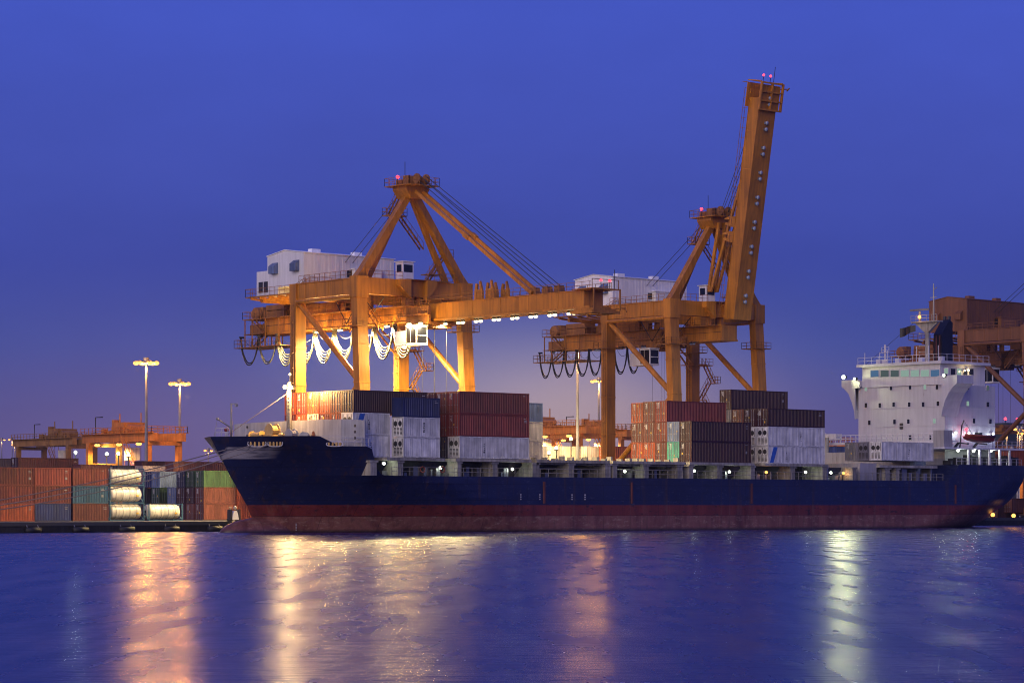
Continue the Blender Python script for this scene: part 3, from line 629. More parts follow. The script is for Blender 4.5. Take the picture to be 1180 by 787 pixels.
for side in (0,1):
    if side == 0: prof = [(283.62,22.7),(283.62,24.0),(287.5,24.05),(287.5,23.0),(286.9,22.6),(286.0,21.8),(285.3,20.4),(284.75,18.9),(284.62,17.6),(284.62,22.6)]
    else: prof = [(267.28,22.7),(267.28,24.0),(263.3,24.05),(263.3,22.75),(264.0,22.3),(264.9,21.4),(265.7,20.1),(266.2,18.8),(266.46,17.6),(266.46,22.6)]
    wg = MB().prism([(HX0-.9,y,z) for y,z in prof],(.25,0,0)); wg.prism([(HX0+2.9,y,z) for y,z in prof],(.25,0,0))
    y0, y1 = (284.65,287.5) if side==0 else (263.3,266.44)
    wg.box(HX0-.65,HX0+2.9,y0,y1,22.75,22.95); ye = (287.25,287.5) if side==0 else (263.3,263.55); wg.box(HX0-.65,HX0+2.9,ye[0],ye[1],22.951,24.04)
    cur = [(p[0],p[1]) for p in prof[3:9]]
    for (ya,za),(yb,zb) in zip(cur,cur[1:]): wg.beam((HX0+1.1,ya,za+.06),(HX0+1.1,yb,zb+.06),3.5,.1,up=(0,1,0) if abs(ya-yb)<abs(za-zb) else (0,0,1))
    wgo = wg.build('bridge_wing', M['ship_white'], ship)
    for q, pw, r in ((( (972,434.5),2600,.3),((984.5,436),160,.2)) if side==0 else (((1087.5,432),160,.22),)) if False else ([((972,434.5),7500,.3),((984.5,436.5),300,.2)] if side==0 else [((1087.5,432.5),420,.22)]):
        c = atx(q[0],q[1],HX0-1.25); fo = MB().box(c.x+.1,c.x+.5,c.y-.28,c.y+.28,c.z-.22,c.z+.22).build('floodlight', M['dark'], ship)
        MB().sphere(c,r*1.1,10,8).build('lens', M['lens_cool'], fo, True); light(ship, c+Vector((-.3,-.1,0)), pw, (.95,1.,.48), r, spot=150, aim=(-.72,-.68,-.12))
rb = MB(); rb.rail([(HX0-.6,266.8,26.45),(HX0-.6,284.2,26.45)],1.1,1.5,.05).rail([(HX0-.6,266.8,26.45),(HX1-1.2,266.8,26.45)],1.1,1.5,.05)
for y in (283.4,280.2,278.6,272.5,270.0,268.0): rb.tube([(HX0+.2,y,26.45),(HX0+.2,y,26.45+random.uniform(1.2,2.8))],.06,6)
a = atx(1020,419,HX0+1); rb.tube([(a.x,a.y,26.4),(a.x,a.y,29.6)],.14,8); rb.box(a.x-.3,a.x+.3,a.y-.8,a.y+.8,28.3,28.4); rb.rail([(a.x,a.y-.8,28.4),(a.x,a.y+.8,28.4)],.8,.8,.05); rb.box(a.x-.2,a.x+.2,a.y-.5,a.y+.5,26.45,27.2)
for px in (1013,1035,1062,1085): b = atx(px,417,HX0+2); rb.box(b.x-.3,b.x+.3,b.y-.4,b.y+.4,26.45,27.3)
rb.build('roof_railing', M['ship_white'], ship)
mx, my = 328.5, 275.0
mt = MB().tube([(mx,my,26.4),(mx,my,33.2)],.42,10,.34); mt.box(mx-.8,mx+.8,my-2.6,my+2.8,33.2,33.4); mt.prism([(mx-.3,my-2.4,33.2),(mx-.3,my+2.4,33.2),(mx-.3,my+.4,31.6),(mx-.3,my-.4,31.6)],(.6,0,0))
mt.rail([(mx-.8,my-2.6,33.4),(mx-.8,my+2.8,33.4)],1.0,1.0,.05).tube([(mx,my-1.3,33.4),(mx,my-1.3,39.4)],.16,8,.08)
mt.tube([(mx,my+1.6,33.4),(mx,my+1.6,35.1)],.2,8).beam((mx,my-2.0,37.2),(mx,my-.6,37.2),.1).beam((mx,my-1.3+.0,38.4),(mx,my-2.0,38.8),.09)
for z in (28.4,29.4,30.4,31.4): mt.beam((mx-.3,my+1.4,z),(mx,my,z),.1); mt.sphere((mx-.3,my+1.4,z),.16)
mto = mt.build('radar_mast', M['deck_cream'], ship)
MB().beam((mx,my-2.0+1.6,35.35),(mx,my+2.0+1.6,35.35),.28,.3).build('radar_scanner', M['steel'], mto)
ml = MB(); c = Vector((mx-.9,my+.9,34.1)); ml.sphere(c,.3,8,6).build('mast_lamp', M['lens_sod'], mto, True); light(ship, c+Vector((-.5,0,0)), 60, SOD, .2)
fg = MB(); wv = [(267.5,34.9,0)]
flq = at(1048,381,SY); flv, flf = [], []
for i in range(9):
    u = i/8; 
    for jz in (0,1): flv.append((flq.x-.5+.25*math.sin(u*7)+u*.2, flq.y+1.6-3.0*u, flq.z-1.1+.9*u+ (1-jz)*(1.5-.5*u)+.0))
for i in range(8): a = 2*i; flf.append((a,a+1,a+3,a+2))
fo = fg.add(flv,flf).build('flag', M['funnel'], ship); sm = fo.modifiers.new('thick','SOLIDIFY'); sm.thickness = .03
MB().tube([(mx-.3,my+2.6,33.3),(HX0+.5,283.5,26.5)],.03,4).build('halyard', M['wire'], ship)
fn = MB().prism([(331.6,274.6,26.45),(334.4,274.6,26.45),(334.4,274.6,33.4),(333.6,274.6,33.9),(331.6,274.6,31.4)],(0,1.7,0)).build('funnel', M['funnel'], ship)
ep = MB()
for y in (275.0,275.9): MB().tube([(333.9,y,33.2),(334.0,y,34.5)],.28,8).build('exhaust_pipe', M['dark'], fn)
for y in (274.9,275.6): MB().tube([(331.45,y,26.6),(331.45,y,31.2)],.12,6).build('side_pipe', M['brown'], fn)
bd = MB().box(317.8,338.4,262.5,266.48,12.35,12.62)
for px in (1116,1129,1140,1152,1163): q = at(px,525,262.7); bd.box(q.x-.15,q.x+.15,262.55,262.85,9.9,12.35)
bd.box(337.0,338.4,266.5,285,12.35,12.62)
bd.build('boat_deck', M['ship_white'], ship)
br = MB().rail([(329.6,262.6,12.62),(338.3,262.6,12.62)],1.1,1.3,.06).rail([(320.4,262.3,9.92),(338.2,263.6,9.92)],1.0,1.4,.06); br.build('deck_railing', M['ship_white'], ship)
pm = MB()
for i in range(14):
    x = 320.5+i*1.25; MB().box(x,x+random.uniform(.3,.9),263.6,265.2,9.92,10.3+random.uniform(.2,1.3)).build('poop_winch', M['dark'], ship)
lk = MB(); q = at(1096,512,264.5); lk.box(318.4,320.4,263.2,265.4,12.63,15.3); lk.build('deck_locker', M['ship_grey'], ship)
ct = MB().box(319.2,HX0-.04,263.6,289.8,13.55,13.75); ct.rail([(319.2,263.6,13.75),(319.2,289.8,13.75)],1.15,1.1,.1); ct.box(319.1,319.3,263.6,289.8,13.35,13.75)
ct.beam((319.3,264,12.9),(319.3,283,12.9),.5,.35); ct.tube([(319.6,289.3,9.9),(319.6,289.3,15.4)],.3,8); ct.box(319.1,320.6,286.4,289.6,14.2,15.2)
ct.build('catwalk', M['ship_white'], ship)
sc_ = MB(); sc_.box(316.5,319.0,285.8,289.0,9.9,10.6); sc_.tube([(317.4,287.0,10.6),(317.4,287.0,14.6)],.5,8); sc_.box(316.2,318.2,287.4,288.9,10.6,12.4); sc_.beam((317,288.8,11.5),(312,288.9,9.9),.35); sc_.build('provision_crane', M['deck_cream'], ship)
dv = MB(); 
for x in (323.4,328.0): dv.beam((x,265.2,12.62),(x,264.4,13.4),.3); dv.beam((x,264.4,13.4),(x,262.4,13.2),.22)
dv.tube([(325.2,265.6,12.62),(325.2,265.2,16.2),(324.0,263.8,16.9)],.12,6); dv.tube([(324.0,263.8,16.9),(325.5,263.4,14.9)],.03,4)
dv.build('davit', M['dark'], ship)
def lamp(px, py, Y, watts, col, lens, r=.17, X=None):
    c = at(px,py,Y) if X is None else atx(px,py,X)
    lo = MB().box(c.x-.16,c.x+.16,c.y+.12,c.y+.4,c.z-.1,c.z+.2).build('deck_lamp', M['ship_white'], ship)
    MB().sphere(c,r,8,6).build('lens', M[lens], lo, True); light(ship, c+Vector((0,-.32,-.12)), watts, col, .12)
for px,py in ((442.5,534),(507.5,539),(590.5,540.5),(720,543),(800,542.5),(840.5,543.5),(928.5,544),(957.5,544.5)): lamp(px,py,263.9,38,COOL,'lens_cool',.21)
lamp(455,539,263.9,30,WARM,'lens_warm',.2); lamp(883,544,263.9,32,SOD,'lens_sod',.22); lamp(972,545,263.9,32,SOD,'lens_sod',.22)
for px,py in ((1104,519),(1122,519.5),(1142,519.5)): lamp(px,py,263.6,110,COOL,'lens_cool',.23)
for px,py in ((1101.5,498.5),(1116.5,499),(1128,499.5),(1144.5,500)): lamp(px,py,266.1,75,(.85,.92,1.),'lens_cool',.18)
lamp(1113.5,494.5,265.9,70,RED,'lens_red',.25); lamp(1116,426.5,266.8,90,WARM,'lens_warm',.2); lamp(1112,427,266.8,40,WARM,'lens_warm',.14)
# foremast with the big floodlight
fm = MB().tube([(201.3,SY,10.9),(201.3,SY,19.6)],.26,8,.2); c = at(338,447.5,SY); c.x = 201.0; c.y = SY-.4
c = Vector((200.9,SY-.2,18.85)); fm.beam((201.3,SY+.9,19.0),(201.3,SY-.8,19.0),.16); fm.stair((201.1,SY,11),(201.1,SY+.01,18.5),.45,(0,1,0),.05)
fmo = fm.build('foremast', M['deck_cream'], ship)
for dy, pw, dz in ((-.6,6500,0),(.75,900,.1)):
    k = c+Vector((0,dy,dz)); fo = MB().box(k.x+.1,k.x+.5,k.y-.3,k.y+.3,k.z-.25,k.z+.25).build('floodlight', M['dark'], ship)
    MB().sphere(k,.3,10,8).build('lens', M['lens_warm'], fo, True); light(ship, k+(Vector((-.5,-.2,-.1)) if dy<0 else Vector((-.3,.1,-.75))), pw, (1.,.62,.24), .28)
light(ship, c+Vector((-.2,-1.2,-.4)), 3000, (1.,.47,.12), .25, spot=165, aim=(1,-.3,-.35))
k = Vector((201.3,SY,20.6)); fo = MB().tube([(201.3,SY,19.6),(201.3,SY,20.4)],.06,6).build('masthead_lamp', M['dark'], ship); MB().sphere(k,.18,8,6).build('lens', M['lens_warm'], fo, True)
MB().tube([(201.2,SY+.2,18.2),(191.6,SY+.6,12.4)],.045,5).build('forestay', M['rope'], ship)
# rescue boat
rbt = thing('rescue_boat',(325.6,262.3,13.4),'small dark red rescue boat hung at the ship side under the bridge','boat')
hb = MB(); stn = [(-3.6,.15,.65,1.0),(-2.8,.75,.35,.95),(-1.2,1.05,.08,.85),(1.2,1.1,.0,.8),(3.1,1.0,.05,.82)]; vs, fs = [], []
for x,b_,k_,t_ in stn: vs += [(x,-b_,t_),(x,-b_*.8,k_+.25),(x,0,k_),(x,b_*.8,k_+.25),(x,b_,t_)]
for i in range(4):
    for j_ in range(4): a = i*5+j_; fs.append((a,a+5,a+6,a+1))
    fs.append((i*5+4,i*5+9,i*5+5,i*5))
fs += [(0,1,2,3,4),(24,23,22,21,20)]
hb.add(vs,fs).build('boat_hull', M['lifeboat'], rbt, rel=False)
MB().tube([(-3.3,0,1.15),(-2.6,-.8,1.1),(0,-1.12,1.0),(3.0,-1.05,1.0)],.2,8).build('buoyancy_tube', M['orange'], rbt, True, rel=False)
MB().box(-.3,.6,-.4,.4,.8,1.6).build('console', M['dark'], rbt, rel=False); MB().box(3.1,3.5,-.25,.25,.2,1.3).build('outboard', M['black'], rbt, rel=False)

# ------------------------------------------------------------------ mooring lines, bollards
for i,(pz,bx,lab) in enumerate((((hull_pt(259,10.6)),150.5,'upper mooring rope from the bow down to the quay at the left'),((hull_pt(291,11.2)),155,'mooring rope from the long fairlead crossing the pale bow band'),((hull_pt(309,11.2)),158,'rope from the short fairlead, lowest of the bow mooring lines'))):
    e = Vector((bx,QY+.9,QZ+.75)); pts = []
    for k in range(21):
        u = k/20; q = pz.lerp(e,u); q.z -= 1.5*4*u*(1-u)*(.6+.15*i); pts.append(q+Vector((0,-.25*(1-u),0)))
    tag(MB().tube(pts,.075,6).build('mooring_rope', M['rope']), lab, 'rope', 'mooring ropes at the bow')

# ------------------------------------------------------------------ ship-to-shore cranes
def crane(X0, label, boom_up, lit, house='house_white', ymat='yellow', trolley_y=-5.0, cables='black', loops=(43,14,8), step=True, lean=1.0):
    Y0 = 295.0; mt = M[ymat]; dk = M['yellow_dark'] if ymat=='yellow' else mt
    r = thing('quay_crane',(X0,Y0,QZ),label,'crane','ship to shore cranes along the quay')
    LF = lambda v: Vector((v[0],v[1],v[2]-QZ))
    def B(mb, name, mat, parent=None, smooth=False, xf=LF): return mb.build(name, mat, r if parent is None else parent, smooth, xf, rel=False)
    SX, GY = 19.4, 14.8
    for x in (0,SX):
        sx_ = .5 if x else 0.
        B(MB().beam((x+sx_,-1.5,2.6),(x,.15,33.2),1.9,1.35,up=(0,1,0)).box(x-1.1,x+1.1,-.75,.95,33.2,36.25), 'leg', mt)
        B(MB().beam((x,GY,2.6),(x,GY,33.2),1.9,1.35,up=(0,1,0)).box(x-1.0,x+1.0,GY-.8,GY+.8,33.2,36.0), 'leg', mt)
        B(MB().box(x-.7,x+.7,.96,GY-.81,33.7,35.9).tube([(x-.9,.9,33.3),(x-.9,GY-.8,33.3)],.3,8).box(x-.85,x+.85,.96,GY-.81,35.9,36.02), 'side_beam', mt)
        B(MB().tube([(x-.3,GY-.4,33.4),(x-.3,.2,21.6)],.45,10).tube([(x-.3,.0,20.6),(x-.3,GY-.4,8.6)],.45,10), 'side_brace', mt)
        B(MB().box(x-.8,x+.8,-1.2,GY+.5,1.9,3.1), 'sill_beam', mt)
        for y in (-1.4,GY):
            bo = B(MB().box(x-2.6,x+2.6,y-.5,y+.5,1.75,2.55), 'bogie', dk); wb = MB()
            for k in (-2,-.7,.7,2): wb.tube([(x+k,y-.3,1.62),(x+k,y+.3,1.62)],.42,10)
            B(wb,'wheel',M['dark'],bo)
        for y,zz in ((.15,29.0),(GY,29.0)):
            pf = MB()
            for a in (-1.7,1.0): pf.box(x-1.7,x+1.7,y+a,y+a+.7,zz,zz+.12)
            pf.box(x-1.7,x-1.0,y-1,y+1,zz+.005,zz+.115); pf.box(x+1.0,x+1.7,y-1,y+1,zz+.005,zz+.115)
            pf.rail([(x-1.7,y-1.7,zz+.1),(x+1.7,y-1.7,zz+.1),(x+1.7,y+1.7,zz+.1),(x-1.7,y+1.7,zz+.1),(x-1.7,y-1.7,zz+.1)],1.0,1.0,.05)
            if (x and y<1) or boom_up or y<1: B(pf,'leg_platform',dk)
    B(MB().box(1.11,SX-1.11,-.6,.7,33.75,36.1).prism([(6.2,-1.6,35.2),(6.2,-1.6,36.1),(8.2,-1.6,36.1),(8.2,-1.6,33.4)],(0,1.0,0)).prism([(13.0,-1.6,35.2),(13.0,-1.6,36.1),(11.2,-1.6,36.1),(11.2,-1.6,33.4)],(0,1.0,0)), 'portal_beam', mt)
    B(MB().box(1.01,SX-1.01,GY-.6,GY+.6,33.75,35.9), 'portal_beam', mt)
    # flange bands, ladders and pipes on the legs
    for x in (0,SX):
        for y,dy in ((.15,1),(GY,0)):
            for z in (9,15,21,26.5):
                yy = y-(33.2-z)/30.6*1.65*dy; xx = x+(.5*(33.2-z)/30.6 if (x and dy) else 0)
                B(MB().box(xx-1.02,xx+1.02,yy-.74,yy+.74,z,z+.16),'flange',mt)
    for x,y in ((-1.15,GY-.2),(SX-1.2,GY-.2)):
        ld = MB(); ld.beam((x,y-.25,4),(x,y-.25,33),.06).beam((x,y+.25,4),(x,y+.25,33),.06)
        for k in range(58): ld.beam((x,y-.25,4.2+k*.5),(x,y+.25,4.2+k*.5),.05)
        for k in range(12): ld.beam((x-.35,y-.3,6+k*2.2),(x-.35,y+.3,6+k*2.2),.06).beam((x,y-.28,6+k*2.2),(x-.35,y-.3,6+k*2.2),.06).beam((x,y+.28,6+k*2.2),(x-.35,y+.3,6+k*2.2),.06)
        B(ld,'ladder',dk)
    for x in (0,SX):
        B(MB().rail([(x-.6,1.2,36.03),(x-.6,GY-1.0,36.03)],1.1,1.3,.055),'beam_railing',dk)
    for y in (3.5,6.5,9.5,12): B(MB().box(-.75,-.701,y,y+.14,33.71,35.89),'stiffener',mt)
    for y in (-1,5,11,17,23,29): B(MB().box(7.965,8.0,y,y+.14,30.12,32.18),'splice_band',mt)
    pc = MB()
    for k,(x,y) in enumerate(((-.6,.9),(-.4,.9),(SX-.7,.9))): pc.tube([(x,y-1.9,4),(x,y-.25,33.2)],.07,5)
    B(pc,'conduit',M['dark'])
    for y0,y1,zz in ((1.5,6.0,31.6),(7.5,13.0,30.2)):
        B(MB().tube([(5.6,y0,33.6),(5.5,(y0+y1)/2,zz),(5.6,y1,33.6)],.07,5),'slack_cable',M['black'])
    # girder
    GE = 34.5
    gd = MB().box(8.0,11.4,-3.2,GE,30.1,32.2).box(7.75,11.65,-3.2,GE,29.82,30.098).box(7.9,11.5,-3.2,GE,32.2,32.3)
    for y in (.2,GY): gd.box(8.1,8.6,y-.4,y+.4,32.3,33.75).box(10.8,11.3,y-.4,y+.4,32.3,33.75)
    go = B(gd,'girder',mt)
    B(MB().box(7.96,8.0,-3,GE-.5,31.2,31.26), 'cable_tray', M['dark'], go)
    # boom
    ang = R(80.5) if boom_up else 0.
    ca, sa = math.cos(ang), math.sin(ang); HP = Vector((0,-3.4,33.3))
    def BX(v):     # boom-local (x, along, up) -> crane
        return LF(Vector((v[0], HP.y - v[1]*ca + (v[2]-.9*(not boom_up))*sa, HP.z + v[1]*sa + (v[2]-.9)*ca)))
    bm = MB().box(8.0,11.4,.3,35.3,-2.3,-.2).box(7.75,11.65,.3,36.6,-2.58,-2.301).box(7.9,11.5,.3,36.6,-.2,-.1)
    bm.box(7.6,11.8,33.6,37.4,-2.9,-2.62)
    bo = B(bm,'boom',mt,None,False,BX)
    tf = MB()
    for x in (7.3,9.7,12.1): tf.box(x-.14,x+.14,33.4,37.8,-3.3,-2.92)
    for y in (33.4,34.8,36.2,37.6): tf.box(7.3,12.1,y,y+.25,-3.295,-2.925)
    tf.box(7.2,12.2,37.86,38.0,-.2,.0).box(7.2,7.4,37.86,38.0,-2.9,-.201).box(12.0,12.2,37.86,38.0,-2.9,-.201)
    tf.beam((12.1,37.0,-2.6),(13.8,37.2,-2.4),.16); tf.beam((13.8,36.9,-2.4),(13.8,37.4,-2.9),.16)
    tf.box(7.2,12.2,33.8,37.6,-.098,.02)
    for y in (6,12,18,24,30): B(MB().box(7.97,11.43,y,y+.12,-2.299,-.201),'splice_band',mt,None,False,BX)
    B(tf,'boom_tip_frame',mt,None,False,BX)
    rb = MB()
    for x in (7.75,11.65):
        for k in range(24):
            y = .8+k*1.56; rb.beam((x,y,-.1),(x,y,.95),.055)
        for h in (.45,.95): rb.beam((x,.8,h),(x,36.8,h),.055)
    rb.beam((7.3,37.6,.0),(7.3,37.6,1.2),.08).beam((12.1,37.6,.0),(12.1,37.6,1.2),.08).beam((7.3,37.6,1.2),(12.1,37.6,1.2),.08)
    B(rb,'boom_railing',dk,None,False,BX)
    cl = MB()
    for x in (8.3,11.1):
        for y in (13.2,15.6):
            cl = MB(); cl.prism([(x-.15,y-.9,-.1),(x-.15,y+.9,-.1),(x-.15,y+.8,1.2),(x-.15,y+.35,2.5),(x-.15,y+.15,2.4),(x-.15,y+.25,1.3),(x-.15,y-.35,1.3),(x-.15,y-.25,2.1),(x-.15,y-.6,2.2),(x-.15,y-.85,1.2)],(.3,0,0)); B(cl,'stay_rest',mt,None,False,BX)
    ls = MB()
    for y in (23.4,26.0,28.4): B(MB().prism([(9.2,y-.7,-.1),(9.2,y+.7,-.1),(9.2,y+.45,1.0),(9.2,y-.45,1.0)],(1.0,0,0)),'sheave_block',dk,None,False,BX)
    # floodlights: pairs under boom and girder
    fx_ = 9.6
    for k in range(9):
        for d in (0,1.0):
            l = 3.2+k*3.9+d; fo = B(MB().box(fx_-.22,fx_+.22,l-.2,l+.2,-2.85,-2.6).beam((fx_,l,-2.6),(fx_+.4,l,-2.3),.07),'floodlight',M['dark'] if lit else M['bluegrey'],None,False,BX)
            B(MB().sphere((fx_,l,-2.97),.3,8,6,(1,1.15,.75)),'lens',M['lens_warm'] if lit else M['lens_off'],fo,True,BX)
        if lit: light(r, BX((fx_,3.5+k*3.9,-3.1)), LW*(1.9 if k<2 else .6), WARM, .3, local=True, spot=(172 if k<2 else 136))
    for k in range(5):
        for d in (0,.62):
            y = 1.8+k*5.6+d; fo = B(MB().box(6.4,6.84,y-.2,y+.2,29.5,29.75).box(6.55,7.75,y-.06,y+.06,29.75,29.81),'floodlight',M['dark'])
            B(MB().sphere((6.62,y,29.43),.25,8,6,(1,1.15,.6)),'lens',M['lens_warm'] if lit else M['lens_off'],fo,True)
        if lit: light(r, LF((6.62,2.1+k*5.6,29.2)), LW*2.4, WARM, .3, local=True, spot=172)
        if lit: light(r, LF((6.3,2.1+k*5.6,29.1)), 1700, (1.,.60,.17), .3, local=True)
    # apex frame
    AY = .3
    for x,xx in ((0.2,9.0),(SX-.2,10.4)):
        sg = 1 if x<5 else -1
        B(MB().beam((x,AY,36.2),(xx,AY,48.4),1.15,1.15,.95,.95,up=(0,1,0)).prism([(x-.9,AY-.6,36.2),(x+.9,AY-.6,36.2),(x+1.3*sg+.4,AY-.6,38.2),(x+1.3*sg-.4,AY-.6,38.2)],(0,1.2,0)),'apex_leg',mt)
        B(MB().beam((x+2.1*sg,AY+1.0,36.0),(xx,AY+.7,48.0),.75,.75,.6,.6,up=(0,1,0)),'apex_leg',mt)
    ap = MB().prism([(7.6,-1.2,49.7),(11.8,-1.2,49.7),(11.8,-1.2,49.2),(10.9,-1.2,48.0),(8.5,-1.2,48.0),(7.6,-1.2,49.2)],(0,3.2,0)).box(6.9,12.5,-2.8,3.0,49.7,49.82)
    B(ap,'apex_head',mt)
    ah = MB().rail([(6.9,-2.8,49.8),(12.5,-2.8,49.8),(12.5,3.0,49.8),(6.9,3.0,49.8),(6.9,-2.8,49.8)],1.15,.9,.055); B(ah,'apex_railing',dk)
    am = MB().box(8.2,9.4,-.8,.4,49.83,51.2).box(9.8,11.0,-1.4,0.8,49.83,51.0).box(8.5,9.1,1.0,2.4,49.83,50.8)
    for x in (8.9,10.6): am.tube([(x-.15,-2.0,50.7),(x+.15,-2.0,50.7)],.75,12)
    B(am,'sheave_block',M['yellow_dark'])
    an = MB().tube([(9.0,.9,50.8),(9.0,.9,53.4)],.05,5); B(an,'antenna',M['dark'])
    wl_ = B(MB().tube([(8.2,1.6,49.8),(8.2,1.6,51.0)],.06,5),'warning_light',M['dark']); B(MB().sphere((8.2,1.6,51.2),.26,8,6),'lens',M['lens_red'],wl_,True)
    for x in (9.0,10.6):
        q0, q1, q2 = ((x,37.5,.0),(x,37.5,.9),(x,37.5,1.1)) if not boom_up else ((x,37.9,-1.6),(x,38.7,-1.6),(x,38.9,-1.6)); w_ = B(MB().beam(q0,q1,.07),'warning_light',M['dark'],None,False,BX); B(MB().sphere(q2,.2,8,6),'lens',M['lens_red'],w_,True,BX)
    B(MB().tube([(11.4,37.6,-1.6 if boom_up else .0),(11.4,40.4 if boom_up else 37.6,-1.6 if boom_up else 2.6)],.05,5),'antenna',M['dark'],None,False,BX)
    # platform and stair below the apex
    sp = MB().box(6.6,9.8,1.4,3.2,45.5,45.65).rail([(6.6,1.4,45.6),(9.8,1.4,45.6),(9.8,3.2,45.6),(6.6,3.2,45.6),(6.6,1.4,45.6)],1.1,.9,.055).stair((8.8,2.2,45.6),(13.2,2.2,41.0),.8,(0,1,0)).stair((7.2,2.3,45.6),(9.0,2.3,48.6),.8,(0,1,0)); B(sp,'apex_stair',dk)
    sp = MB().stair((13.5,1.4,36.2),(16.6,1.4,40.0),.8,(0,1,0)).box(16.4,18.2,.9,2.0,40.0,40.12).rail([(16.4,.9,40.1),(18.2,.9,40.1)],1.1,.8,.055); B(sp,'access_stair',dk)
    # stays and ropes
    P0 = Vector((0,-1.6,49.0))
    def BP(x,l,h): return BX((x,l,h))
    def WL(x,v): return LF(Vector((x,v[1],v[2])))
    for x in (9.0,10.4):
        a = LF((x,-1.6,48.9)); b = BP(x,23.6,.2)
        if not boom_up: B(MB().beam(a,a.lerp(b,.45),.34,.5).beam(a.lerp(b,.45),b,.34,.5).beam(a.lerp(b,.43),a.lerp(b,.47),.5,.75),'boom_stay',mt,None,False,None)
        else:
            m_ = LF((x,.8,37.9)); B(MB().beam(a,m_,.34,.55).beam(m_+Vector((0,-.5,0)),b,.34,.45),'boom_stay',mt,None,False,None)
    rp_ = MB()
    for x in (9.1,10.3):
        rp_.tube([LF((x,-2.2,50.4)), BP(x,26.2,.6)],.06,4); rp_.tube([LF((x,-2.2,51.2)), BP(x,28.5,.7)],.06,4)
    B(rp_,'hoist_rope',M['wire'],None,False,None)
    rp2 = MB()
    for x in (8.9,10.3): rp2.tube([(x,1.0,49.6),(x,16.2,39.0)],.055,4)
    B(rp2,'luffing_rope',M['wire'])
    # machinery house
    hx0,hx1,hy0,hy1,hz0,ev,rd = 1.2,18.2,14.7+.35,24.2,36.05,40.8+(1.1 if house!='house_white' else 0),41.45+(1.1 if house!='house_white' else 0)
    hw = MB().prism([(hx0,hy0,hz0),(hx0,hy1,hz0),(hx0,hy1,ev),(hx0,(hy0+hy1)/2,rd),(hx0,hy0,ev)],(hx1-hx0,0,0))
    if step: hw.box(hx0+.02,hx1-3,hy1+.002,hy1+2.8,35.0,38.7).box(hx0+.03,hx1-3,hy1-2.6,hy1,34.9,hz0-.003)
    n = 26
    for i in range(1,n):
        x = hx0+(hx1-hx0)*i/n; hw.box(x-.02,x+.02,hy0-.03,hy0-.001,hz0+.05,ev-.05)
    ho_ = B(hw,'machinery_house',M[house])
    B(MB().prism([(hx0-.15,hy0-.15,ev+.0),(hx0-.15,hy0-.15,ev+.08),(hx0-.15,(hy0+hy1)/2,rd+.1),(hx0-.15,hy1+.15,ev+.08),(hx0-.15,hy1+.15,ev+.0),(hx0-.15,(hy0+hy1)/2,rd+.015)],(hx1-hx0+.3,0,0)).box(hx0+3,hx0+4.6,hy0+2,hy0+3,rd-.3,rd+.25).box(hx0+11,hx0+12.4,hy0+2,hy0+3,rd-.3,rd+.25),'roof',M[house],ho_)
    for y,z in ((hy1-2.0,38.9),(hy0+1.8,38.95)):
        v = B(MB().prism([(hx0-.02,y-.75,z-.8),(hx0-.75,y-.75,z-.8),(hx0-.75,y-.75,z+.3),(hx0-.02,y-.75,z+.85)],(0,1.5,0)),'vent_hood',M['bluegrey'] if house=='house_white' else M[house],ho_)
    if step:
        for y in (hy1+.4,hy1+1.7): B(MB().box(hx0-.06,hx0+.02,y-.5,y+.5,35.5,37.1),'louver',M['dark'],ho_)
    B(MB().box(hx0+8.0,hx0+9.2,hy0-.09,hy0-.04,37.6,38.6),'window',M['glass'],ho_)
    B(MB().box(hx0+8.9,hx0+14.0,hy0-.9,hy0-.1,37.0,38.8).box(hx0+8.7,hx0+14.2,hy0-1.0,hy0-.05,38.8,38.95),'rope_box',M['house_white'] if house=='house_white' else M[house],ho_)
    B(MB().box(hx0-1.2,hx0-.03,hy0-1.3,hy1+4.0,34.75,34.9).box(hx0-.03,hx1+1.2,hy0-1.3,hy0-.1,35.92,36.04).rail([(hx0-1.2,hy0+1.8,34.9),(hx0-1.2,hy1+4.0,34.9),(hx0+9,hy1+4.0,34.9)],1.15,1.3,.055)
      .rail([(hx0-.9,hy0-1.25,36.0),(hx1+1.2,hy0-1.25,36.0)],1.15,1.3,.055).stair((hx0-.7,hy0+1.2,34.9),(hx0-.2,hy0-1.2,36.0),.7,(1,0,0)),'house_platform',dk)
    hf = MB()
    for k in range(6): y = hy0+.4+k*2.3; hf.beam((hx0-1.1,y,34.6),(6,y,34.2),.25,.3)
    for y in (hy0+1,hy1+1.5): hf.box(1.2,18.2,y-.3,y+.3,34.0,34.5)
    hf.box(8.2,8.8,hy0+1,hy1+2,32.31,34.0).box(10.6,11.2,hy0+1,hy1+2,32.31,34.0)
    B(hf,'house_support',mt)
    B(MB().box(15.4,17.2,-.4,1.2,36.12,38.9).box(15.2,17.4,-.6,1.4,38.9,39.02) if False else MB().box(8.6,10.6,.9,2.6,36.05,38.9).box(8.4,10.8,.7,2.8,38.9,39.02),'operator_hut',M['house_white'] if house=='house_white' else M[house])
    B(MB().box(8.57,8.6,1.2,2.3,37.4,38.5).box(8.8,10.4,.87,.9,37.4,38.5),'hut_window',M['glass'])
    B(MB().box(7.6,16,-1.4,2.8,36.11,36.2).rail([(1,-.62,36.1),(7.4,-.62,36.1)],1.1,1.3,.055).rail([(11.6,-1.4,36.2),(16,-1.4,36.2),(18,-.6,36.2)],1.1,1.1,.055).beam((11.2,-.9,36.2),(13.2,-.9,38.6),.12).beam((13.2,-.9,38.6),(14.4,-.9,36.2),.12).box(12,14.6,-1.0,1.0,37.1,37.22).rail([(12,-1,37.2),(14.6,-1,37.2)],1.1,.9,.055),'upper_platform',dk)
